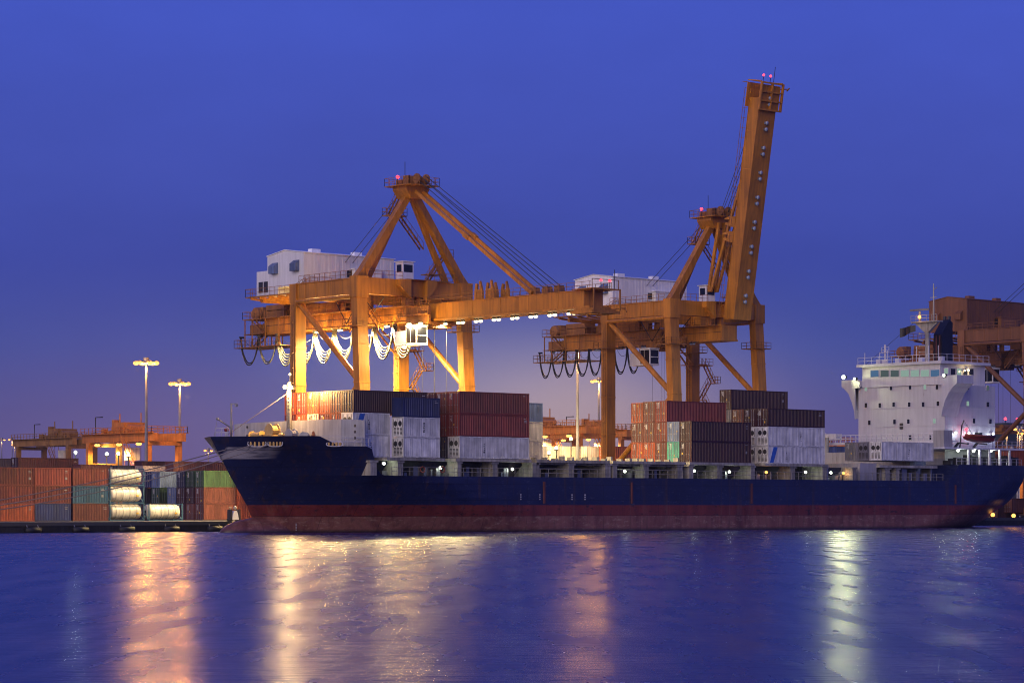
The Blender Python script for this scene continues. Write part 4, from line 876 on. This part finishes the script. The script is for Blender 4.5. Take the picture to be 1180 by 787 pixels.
    # rear platforms
    rp3 = MB().box(7.0,12.4,26,38.9,32.31,32.42).rail([(7.0,33,32.4),(7.0,38.9,32.4),(12.4,38.9,32.4)],1.15,1.3,.06).box(7.4,8.6,28,33,33.4,33.5).rail([(7.4,28,32.42),(7.4,33,32.42)],1.15,1.2,.055)
    rp3.box(7.4,9.8,28.5,33.2,32.43,34.3).box(10,11.6,27.5,31,32.43,33.9).tube([(8.4,37.5,33.3),(9.0,37.5,33.3)],1.0,14).box(9.2,10.6,36.6,38.4,32.43,34.4)
    B(rp3,'rear_platform',dk)
    rp4 = MB().box(7.0,12.4,29.0,41.2,28.0,28.12).rail([(7.0,29.0,28.1),(7.0,41.2,28.1),(12.4,41.2,28.1)],1.2,1.0,.06)
    for y in (29.5,33,36.5,38.4): rp4.beam((7.1,y,28.1),(7.1,y,32.3),.14)
    for y in (35.5,38.4): rp4.beam((12.2,y,28.1),(12.2,y,32.3),.14)
    rp4.box(7.0,12.4,33.5,38.6,30.0,30.12).stair((7.5,33.8,30.1),(7.5,37.0,32.4),.8,(1,0,0)).stair((8.6,38,28.1),(8.6,34.5,30.1),.8,(1,0,0)).box(8.2,11.2,34.52,38.6,30.14,31.6)
    B(rp4,'rear_platform',dk)
    # walkway along girder underside front
    gk = MB().box(6.7,7.7,-2.8,26,32.2,32.3).rail([(6.7,-2.8,32.3),(6.7,26,32.3)],1.1,1.5,.055); B(gk,'girder_walkway',dk)
    # under-girder frames: electrical boxes, hangers
    for y in (4,8,12): B(MB().box(11.41,13.0,y,y+1.6,30.6,32.6),'electrical_box',dk)
    B(MB().box(5.4,7.2,6.0,8.4,32.31,34.4),'electrical_box',dk); B(MB().box(12.4,14.6,3.0,6.0,32.8,35.0),'electrical_box',dk)
    for y,d in ((3,1),(10,-1)): 
        B(MB().stair((6.2,y,29.0),(6.2,y+3.2*d,32.2),.8,(1,0,0)),'access_stair',dk)
    # landside stair tower at the aft leg
    st = MB(); z = 27.2; s_ = 1
    for k in range(5):
        xa, xb = SX+1.3, SX+4.2
        st.box(xa-.6,xa+.6,GY-1.4,GY+.2,z-.1,z); st.stair((xa+.4,GY-1.0,z),(xb-.4,GY-1.0,z-3.1),.8,(0,1,0)); st.box(xb-.6,xb+.8,GY-1.6,GY+.2,z-3.2,z-3.1); st.rail([(xb-.6,GY-1.6,z-3.1),(xb+.8,GY-1.6,z-3.1),(xb+.8,GY+.2,z-3.1)],1.1,.7,.055)
        st.stair((xb-.4,GY-.1,z-3.1),(xa+.4,GY-.1,z-6.0),.8,(0,1,0)); z -= 6.0
        if z < 8: break
    st.box(SX-1.6,SX+3.0,GY-1.8,GY+1.2,26.9,27.05).rail([(SX-1.6,GY-1.8,27.0),(SX+3,GY-1.8,27.0)],1.1,1.,.055); st.beam((SX-1.0,GY-1.5,26.9),(SX-5,GY-1.5,29.8),.22).beam((SX-2.0,GY-1.5,26.0),(SX-6,GY-1.5,29.8),.22)
    B(st,'stair_tower',mt)
    # trolley, cab and hoist
    ty = trolley_y
    tr = MB().box(6.6,12.8,ty-2.4,ty+2.4,29.35,29.7).box(6.6,6.9,ty-2.6,ty+2.6,29.7,31.9).box(12.5,12.8,ty-2.6,ty+2.6,29.7,31.9).rail([(6.6,ty-2.6,31.9),(6.6,ty+2.6,31.9)],.9,.8,.055).box(6.0,6.6,ty-3.0,ty+4.0,30.6,30.8).rail([(6.0,ty-3.0,30.8),(6.0,ty+4.0,30.8)],1.0,.8,.05)
    tr.box(8.0,11.4,ty-1.8,ty+1.8,28.9,29.34); B(tr,'trolley',dk)
    cb = MB().box(4.6,6.6,ty-2.2,ty+.2,26.3,29.0).box(4.5,6.7,ty-2.3,ty+.3,29.0,29.15).box(4.6,6.8,ty+.201,ty+2.6,26.3,28.4); cbo = B(cb,'operator_cab',M['house_white'])
    B(MB().box(4.57,4.599,ty-2.0,ty-.9,26.6,28.8).box(4.57,4.599,ty-.8,ty+.05,26.6,28.8).box(4.75,6.45,ty-2.23,ty-2.201,26.6,27.6).box(4.75,6.45,ty-2.23,ty-2.201,27.75,28.8),'cab_window',M['glass'],cbo)
    if lit:
        for q in ((4.4,ty-.8,29.35),(5.2,ty-2.4,29.4),(4.4,ty+.3,26.2)):
            fo = B(MB().box(q[0]-.2,q[0]+.2,q[1]-.25,q[1]+.25,q[2],q[2]+.2),'trolley_floodlight',M['dark']); B(MB().sphere((q[0],q[1],q[2]-.1),.33,8,6,(1,1.3,.7)),'lens',M['lens_warm'],fo,True)
            light(r, LF((q[0]-.1,q[1]-.1,q[2]-.3)), LW*.35, WARM, .3, local=True, spot=172); light(r, LF((q[0]-.3,q[1]-.5,q[2]-.5)), 1100, (1.,.60,.17), .3, local=True)
    hr = MB()
    zs = 17.5
    for x in (8.6,10.8):
        for y in (ty-1.4,ty+1.4): hr.tube([(x,y,28.9),(x,y,zs)],.035,4)
    B(hr,'hoist_rope',M['wire'])
    spr = MB().box(8.4,11.0,ty-3,ty+3,zs-.6,zs-.15); spr.box(8.0,11.4,ty-1.6,ty+1.6,zs-.15,zs+.5).tube([(8.4,ty-1.2,zs+.7),(11,ty-1.2,zs+.7)],.5,10).tube([(8.4,ty+1.2,zs+.7),(11,ty+1.2,zs+.7)],.5,10)
    B(spr,'spreader',M['yellow_dark'])
    # festoon cables
    ya, yb, n = loops; p = (ya-yb)/n
    for k in range(n):
        y0, y1 = ya-k*p, ya-(k+1)*p; fm_ = MB()
        for j in range(5 if lit and k>1 else 2):
            pts = []; dp = (4.9-.42*j) if lit and k>1 else 4.4-.3*j
            for i in range(13):
                u = i/12; v_ = 2*u-1; pts.append((7.35+.12*j, y0+(y1-y0)*(.5+.5*math.copysign(abs(v_)**.8,v_)*(.72+.28*abs(v_))), 29.7-dp*(1-v_*v_)**.62 if abs(v_)<1 else 29.7))
            fm_.tube(pts,.10 if not(lit and k>1) else .12,5)
        pts = [(7.9,y0+(y1-y0)*i/8,29.7-1.4*(1-(2*i/8-1)**2)) for i in range(9)]; fm_.tube(pts,.035,4)
        fm_.box(7.2,8.0,y0-.12,y0+.12,29.6,29.85)
        B(fm_,'festoon_cable',M[cables] if k>0 else M['black'],None,True)
    return r
LW = 17000
crane(227.6,'yellow quay crane with its boom lowered over the ship and rows of lit floodlights',False,True,cables='cable_lit',loops=(40,-3.2,9))
crane(290.1,'yellow quay crane with its boom raised upright, floodlights unlit',True,False,trolley_y=12.0,loops=(40,15,8),step=False)
crane(380.6,'unlit brown quay crane with a brown machinery house behind the ship bridge',True,False,house='brown_crane',ymat='brown_crane',trolley_y=14,loops=(40,17,7),step=False)

# ------------------------------------------------------------------ high mast lights
def mast(px, py, dist, label, n=6, watts=26000, col=SOD, hgt=None, lens='lens_sod', r=.55, grp='tall light masts in the container yard', streak=.27):
    rr = ray_ratio(px); Y = dist/(rr*SA+CA); X = rr*Y; zt = HC+(HY-py)*dist/F
    m = thing('light_mast',(X,Y,QZ),label,'light mast',grp); h = zt-QZ
    MB().tube([(0,0,0),(0,0,h*.5),(0,0,h+.3)],.38,8,.17).build('pole', M['steel'], m, rel=False)
    hd = MB(); hd.tube([(0,0,h-.1),(0,0,h+.9)],.5,10); hd.tube([(1.5*math.cos(k*math.pi/8),1.5*math.sin(k*math.pi/8),h+.15) for k in range(17)],.1,5)
    hd.build('head_ring', M['steel'], m, rel=False)
    for k in range(n):
        a = 2*math.pi*k/n+.3; c = Vector((1.75*math.cos(a),1.75*math.sin(a),h-.05))
        fo = MB().box(c.x-.35,c.x+.35,c.y-.35,c.y+.35,c.z+.05,c.z+.3).build('floodlight', M['dark'], m, rel=False)
        MB().sphere(c,.5,8,6,(1,1,.75)).build('lens', M[lens], fo, True, rel=False)
    light(m,(0,0,h-.6),watts,col,r*1.6,local=True,spot=158)
    light(m,(0,0,h-.7),watts*streak,(1.,.43,.07),r*1.6,local=True)
    return m
mast(168.5,418,445,'tall light mast with a ring of orange lamps, left of the ship bow',6,22000,streak=.95)
mast(207,442,517,'slightly shorter looking orange light mast beside the other left of the bow',6,22000,streak=.95)
mast(665.5,402,470,'tall light mast whose head hides behind the raised crane rear platform',4,170000,streak=.06)
mast(690,439,612,'orange light mast standing beside the raised crane leg',4,60000,streak=.13)
mast(14,506.5,1150,'far small orange lamp mast at the left frame edge, upper lamp',2,9000,grp='far yard lamps',streak=.06); mast(2,506.5,1180,'far orange lamp mast cut by the left frame edge',2,9000,grp='far yard lamps',streak=.06); mast(17,512.5,1250,'far orange lamp mast, lower of the pair at the left',2,9000,grp='far yard lamps',streak=.06)
mast(240,519,900,'single far orange lamp seen just before the bow tip',2,9000,grp='far yard lamps',streak=.06)
for i,(px,py,ds,lb) in enumerate(((1160,497.5,640,'bright orange yard lamp right after the white bridge'),(1172.5,494.5,690,'orange yard lamp, tall one near the right frame edge'),(1177.5,495,700,'orange yard lamp at the very right frame edge'),(1175,498.5,660,'orange yard lamp lowest of the right hand cluster'),(1166,519,560,'low orange lamp behind the ship stern railing'))):
    mast(px,py,ds,lb,2,9000,grp='far yard lamps',streak=.06)

# ------------------------------------------------------------------ yard gantries
def gantry(X, Y, H, span, label, mat, lit, trol=.5, Lx=6.5, blink=True):
    r = thing('yard_gantry',(X,Y,QZ),label,'gantry crane','rubber tyred gantries in the yard'); mt = M[mat]
    def B(mb,n,m=mt,p=None,s=False): return mb.build(n,m,r if p is None else p,s,rel=False)
    for y in (0,span):
        for x in (0,Lx): B(MB().beam((x,y,1.6),(x,y,H),1.0,.8,up=(0,1,0)),'leg')
        B(MB().box(-.8,Lx+.8,y-.5,y+.5,1.0,1.6),'sill_beam'); B(MB().box(.45,Lx-.45,y-.25,y+.25,H*.74,H*.74+.4),'tie_beam'); B(MB().box(-.4,Lx+.4,y-.6,y+.6,H+.003,H+.7),'end_beam')
        w = MB()
        for x in (-.2,1.2,Lx-1.2,Lx+.2): w.tube([(x,y-.3,.7),(x,y+.3,.7)],.7,12)
        B(w,'wheel',M['black'])
    for x in (.3,Lx-.3):
        B(MB().box(x-.55,x+.55,-2,span+2,H+.71,H+2.2),'girder')
    rl = MB()
    for x in (-.6,Lx+.6): rl.box(x-.4,x+.4,-2,span+2,H+2.2,H+2.3).rail([(x,-2,H+2.3),(x,span+2,H+2.3)],1.1,1.3,.09)
    rl.rail([(-.6,-2,H+2.3),(Lx+.6,-2,H+2.3)],1.1,1.2,.09)
    B(rl,'railing')
    t = span*trol
    tr = B(MB().box(0,Lx,t-2.8,t+2.8,H+2.35,H+2.8).box(.8,Lx-.8,t-1.6,t+2.0,H+2.8,H+4.4).tube([(1.2,t-2,H+3.3),(Lx-1.2,t-2,H+3.3)],.7,10).box(1,2.4,t+2.0,t+2.8,H+2.8,H+4.9).tube([(Lx-1.6,t-1,H+4.4),(Lx-1.6,t-1,H+6.2)],.12,6).tube([(1.6,t+1,H+4.4),(1.6,t+1,H+6.0)],.12,6),'trolley')
    for k in range(5): B(MB().box(-.3+.2*(k%2),.5,t-7+k*2.6,t-6+k*2.6,H+2.31,H+2.9+.35*(k%3)),'equipment_box')
    B(MB().tube([(-.5,t+6,H+2.3),(-.5,t+6,H+5.4),(-.5,t+3.6,H+5.4)],.12,6),'lamp_arm',M['dark'])
    B(MB().box(1,3,t-3.6,t-1.4,H-2.6,H-.3),'operator_cab',M['cream'])
    hs = MB()
    for x in (1.5,Lx-1.5):
        for y in (t-.8,t+.8): hs.tube([(x,y,H+2.4),(x,y,H-4.6)],.06,4)
    hs.box(.2,Lx-.2,t-1.2,t+1.2,H-5.1,H-4.6); B(hs,'spreader',M['yellow_dark'])
    B(MB().stair((-.7,1.2,H*.45),(-.7,7.5,H+1.2),.9,(1,0,0)).box(-1.2,-.3,-.5,1.4,H*.45-.1,H*.45),'access_stair')
    if lit:
        for k,y in enumerate((span*.12,span*.45,span*.82)):
            fo = B(MB().box(-.75,-.2,y-.4,y+.4,H+.4,H+.7),'floodlight',M['dark']); B(MB().sphere((-.5,y,H+.25),.5,8,6,(1,1.4,.6)),'lens',M['lens_sod'],fo,True)
            light(r,(-.7,y,H-.5),2600*lit,(1.,.6,.2),.4,local=True,spot=172)
            light(r,(-1.6,y,H+4.4),700,SOD,.4,local=True) if False else None
    return r
def place(px, dist): rr = ray_ratio(px); Y = dist/(rr*SA+CA); return rr*Y, Y
x,y = place(171,470); gantry(x,y,13.2,20,'brightly lit orange yard gantry with lamps under its girder','rtg',1.5,.55)
x,y = place(79,560); gantry(x,y,14.6,21,'dull ochre yard gantry, leftmost, with trolley on top','rtg_dull',False,.35)
x,y = place(668,520); gantry(x,y,16.0,22,'orange yard gantry glowing behind the open hatch','rtg',7,.7)
x,y = place(716,560); gantry(x,y,16.4,22,'orange yard gantry half hidden by the raised crane leg','rtg',9,.5)
x,y = place(953,560); gantry(x,y,13.6,24,'orange yard gantry in the gap before the white bridge','rtg',True,.3)
x,y = place(1158,600); gantry(x,y,12.5,22,'orange yard gantry behind the ship stern','rtg',True,.6)

# ------------------------------------------------------------------ yard stacks
YG = 'containers stacked in the yard'
def ycont(px, Y, tier, colr, label, Ln=FT20, H=2.59, end='plain', base=QZ, mark=True, X=None):
    x = Y*ray_ratio(px) if X is None else X
    return container(x, Y, base+(tier-1)*H+.02, Ln, H-.02, colr, label, YG, end, mark, False, far=True)
cols = [( -3,['orange','rust','rust']),(40.2,['blue','rust','red']),(84,['brown','tealblue','rust'])]
cn = ['leftmost quay stack','second quay stack from the left','quay stack beside the white tanks']
for (px, cs), nm in zip(cols, cn):
    for t, c in enumerate(cs): ycont(px, 330, t+1, c, f"{CW[c]} container, {['bottom','middle','top'][t]} of the {nm}")
def tankc(x, Y, z, label):
    r = thing('tank_container',(x,Y,z),label,'tank container','white tank containers on the quay'); Ln, Wd, H = FT20, 2.44, 2.57
    fr = MB()
    for a in (0,Ln-.14):
        for b in (0,Wd-.14): fr.box(a,a+.14,b,b+.14,0,H)
        fr.box(a,a+.14,.14,Wd-.14,0,.14).box(a,a+.14,.14,Wd-.14,H-.14,H-.002); 
        for s in (.2,Wd-.2): fr.beam((a+.07,s,.15),(a+.07,Wd/2,H*.4),.1)
    for b in (.01,Wd-.15): fr.box(.14,Ln-.14,b,b+.13,.003,.15)
    fr.build('frame', M['tealblue'], r, rel=False)
    t = MB(); yc, zc, rr = Wd/2, H/2+.06, 1.13
    prof = [(.16,.25),(.2,.7),(.34,.98),(.55,1.1),(.8,1.13)]; prof += [(.8+k*.75,1.13 if k%2 else 1.125) for k in range(1,6)]; prof += [(Ln-a,b) for a,b in prof[:5][::-1]]
    vs, fs = [], []; n = 20
    for a,b in prof:
        for k in range(n): u = 2*math.pi*k/n; vs.append((a,yc+b*math.cos(u),zc+b*math.sin(u)))
    for i in range(len(prof)-1):
        for k in range(n): fs.append((i*n+k,i*n+(k+1)%n,(i+1)*n+(k+1)%n,(i+1)*n+k))
    fs += [tuple(range(n)),tuple(range((len(prof)-1)*n,len(prof)*n))[::-1]]
    t.add(vs,fs).build('tank', M['tank'], r, True, rel=False)
    w = MB().box(.6,Ln-.6,yc-.35,yc+.35,H-.06,H-.02)
    for x_ in (1.2,2.4,3.6,4.8): w.tube([(x_+rr*0,yc+(rr+.015)*math.cos(u*math.pi/10),zc+(rr+.015)*math.sin(u*math.pi/10)) for u in range(21)],.03,4)
    w.build('walkway', M['steel'], r, rel=False)
    MB().box(4.7,5.1,yc-rr-.03,yc-rr+.02,zc-.35,zc-.1).build('placard', M['mark_yellow'], r, rel=False)
for t in range(3): tankc(330*ray_ratio(126.5),330,QZ+.02+t*2.6,f"white tank container, {['bottom','middle','topmost'][t]} of the stack of three")
tankc(330*ray_ratio(171.5),330,QZ+.02,'single white tank container on the ground beside the tank stack')
MB_ = None
# block with ends (behind the tanks, up to the bow)
EX = 340.6*ray_ratio(234.8)
gc = [['brown','brown','green'],['brown','darkbrown','darkgreen'],['darkbrown','maroon','navy'],['darkbrown','bluegrey','maroon']]
gn = ['front row of the block left of the bow','second row of the block left of the bow','third row of the block left of the bow','fourth row of the block left of the bow']
for k in range(4):
    for t in range(3):
        if k == 3 and t == 2: continue
        ycont(0, 340.6+k*2.62, t+1, gc[k][t], f"{CW[gc[k][t]]} container, {['bottom','middle','top'][t]} of the {gn[k]}", X=EX, end='door')
for t,c in ((1,'orange'),(2,'orange'),(3,'darkbrown')): ycont(0,340.6,t,c,f"{CW[c]} container, {['bottom','middle','top'][t-1]} of the stack touching the bow outline",X=EX+6.3)
SX2 = 353*ray_ratio(184)
for t,c in ((1,'navy'),(2,'darkgreen'),(3,'bluegrey')): ycont(0,353,t,c,f"{CW[c]} container, {['bottom','middle','top'][t-1]} tier, between the tanks and the block with ends",X=SX2,end='door')
for t,c in ((1,'maroon'),(2,'navy')): ycont(166,359,t,c,f"{CW[c]} container, {['bottom','second'][t-1]} tier in the dark gap right of the white tanks")
ycont(0,355.6,3,'blue','blue container end, top tier just right of the topmost white tank',X=SX2,end='door')
# row farther back, seen above the front stacks
def back(px, dist, top_py, colr, label, Ln, end='door', H=2.59):
    x,y = place(px,dist); zt = HC+(HY-top_py)*dist/F
    container(x,y,zt-H,Ln,H,colr,label,YG,end,True,False,far=True)
    if zt-H > QZ+.5: pass
back(21,455,527,'maroon','long dark maroon container on the back row at the left',FT40)
back(-4,462,528,'navy','navy container at the left frame edge, back row',FT20,'plain')
back(93,430,535,'brown','brown container on the back row above the second quay stack',FT20,'plain')
back(135,432,536,'navy','navy container on the back row above the white tanks',FT20,'door')
back(165,425,536.5,'pink','pinkish white container on the back row under the orange gantry',FT20,'door')
back(164,432,531,'darkbrown','dark container peeping over the pinkish white one',FT40,'plain')
back(200,422,531.5,'brown','long brown container on the back row beside the pinkish white one',FT40,'plain')
# supports below the back row so nothing floats: lower tiers of the same row
def lower(px, dist, top_py, colr, label, Ln, tiers):
    x,y = place(px,dist); zt = HC+(HY-top_py)*dist/F
    for t in range(tiers):
        z = zt-2.59*(t+2)
        if z < QZ-.6: break
        container(x,y,max(z,QZ+.01),Ln,2.58,colr,label.format(['third','second','lowest','base'][t]),YG,'plain',False,False,far=True)
# lit stacks behind the open hatch
k = 0
for (px,dist,cs,nm) in ((631,470,['cream','orange','cream','orange','cream'],'leftmost lit yard stack behind the open hatch'),(651,470,['orange','cream','orange','cream','cream'],'second lit yard stack behind the open hatch'),(676,470,['cream','orange','cream','orange','cream'],'third lit yard stack, before the crane leg'),(701,470,['orange','cream','cream','cream','orange'],'lit yard stack just right of the crane leg')):
    x,y = place(px,dist)
    for t in (3,4): 
        container(x,y,QZ+.02+t*2.6,FT20-1.0 if False else FT20,2.58,cs[t],f"{CW[cs[t]]} container, {'top' if t==4 else 'upper middle'} of the {nm}",YG,'door',False,False,far=True)
for (px,dist,tp,c,lb) in ((957,520,526.5,'pink','pinkish container low behind the deck before the bridge'),(976,520,526,'orange','orange container low behind the deck before the bridge'),(955,540,514,'bluegrey','grey-blue container under the gantry before the bridge'),(1164,470,519,'orange','orange container behind the stern railing'),(1150,480,523,'rust','rust container seen through the poop pillars'),(1150,470,585,'darkbrown','dark container on the quay under the stern'),(1166,470,574,'brown','brown container on the quay under the stern overhang')):
    x,y = place(px,dist); zt = HC+(HY-tp)*dist/F
    container(x,y,max(QZ+.01,zt-2.59),FT20,2.59,c,lb,YG,'door',False,False,far=True)
# small quay machine by the bow and work lamps on the ground
qm = at(271.5,598,300); 
m = thing('quay_machine',(qm.x,300,QZ),'small white wedge shaped machine with a round lamp, in front of brown containers','machine')
MB().prism([(-.55,0,.3),(.55,0,.3),(.45,0,1.0),(.22,0,1.55),(-.22,0,1.55),(-.45,0,1.0)],(0,.9,0)).build('body', M['house_white'], m, rel=False)
MB().sphere((0,.1,1.95),.27,10,8).build('round_lamp', M['cream'], m, True, rel=False); MB().box(-.85,-.6,0,.8,.3,1.75).build('side_post', M['dark'], m, rel=False); MB().box(.6,.85,0,.8,.3,1.75).build('side_post', M['dark'], m, rel=False)
MB().tube([(-.7,.1,.3),(-.7,.8,.3)],.3,10).tube([(.7,.1,.3),(.7,.8,.3)],.3,10).build('wheel', M['black'], m, True, rel=False)
for i,(px,py,ds,col,ln,lb) in enumerate(((123,523,485,COOL,'lens_cool','bright white work lamp under the lit orange gantry'),(136.5,522.5,488,COOL,'lens_cool','smaller white work lamp beside the brightest under the gantry'),(87,521,520,COOL,'lens_cool','white work lamp between the two left gantries'),(104.5,521,520,COOL,'lens_cool','dim white work lamp beside the lit gantry leg'),(148,524,460,WARM,'lens_warm','warm low work lamp under the lit gantry'),
    (641,516,455,WARM,'lens_warm','warm work lamp in the lit yard, left lamp'),(632.5,521.5,455,WARM,'lens_warm','lowest warm work lamp by the white containers'),(658,505.5,462,WARM,'lens_warm','warm work lamp under the gantry behind the hatch'),(1144,593,420,SOD,'lens_sod','small orange lamp on the quay under the stern, left one'),(1168,594,420,SOD,'lens_sod','small orange lamp on the quay under the stern, right one'))):
    x,y = place(px,ds); z = HC+(HY-py)*ds/F
    m = thing('work_lamp',(x,y,QZ),lb,'work lamp','work lamps in the yard'); h = z-QZ
    MB().tube([(0,.0,0),(0,.0,h-.3)],.1,6).box(-.3,.3,-.2,.2,h-.45,h-.3).build('post', M['dark'], m, rel=False); MB().sphere((0,0,h),.34,8,6).build('lens', M[ln], m, True, rel=False)
    light(m,((.2,.6,h) if i in (0,1,4,5,6,7) else (-.2,-.6,h)),{0:1500,5:9000,6:9000,7:7000}.get(i,500) if i<8 else 5,col,.3,local=True,spot=(165 if i in (0,1,4,5,6,7) else None),aim=(SA,CA,-.15))
db = thing('far_building',(1120,1050,QZ),'distant dark building with two red roof lights at the right edge','building')
x,y = place(1170,1500); db.location = (x,y,QZ); ORG[db.name] = Vector((x,y,QZ))
MB().box(-8,10,0,14,0,50).box(-20,24,2,20,0,38).build('wall', M['hill'], db, rel=False)
for q in (-5,6):
    o = MB().box(q-.2,q+.2,3,3.4,50,52).build('beacon', M['dark'], db, rel=False); MB().sphere((q,3.2,52.4),.9,8,6).build('lens', M['lens_red'], o, True, rel=False)

# ------------------------------------------------------------------ haze
HAZE = 0.00007
if HAZE > 0:
    hm_ = bpy.data.materials.new('haze_air'); hm_.use_nodes = True; nt = hm_.node_tree; nt.nodes.clear()
    o_ = nn(nt,'ShaderNodeOutputMaterial'); v_ = nn(nt,'ShaderNodeVolumePrincipled'); v_.inputs['Color'].default_value = (.86,.86,.92,1); v_.inputs['Density'].default_value = HAZE; v_.inputs['Anisotropy'].default_value = .35
    nt.links.new(v_.outputs[0], o_.inputs['Volume'])
    tag(MB().box(-1000,2500,-400,2700,-1.7,130).build('haze', hm_), kind='stuff')
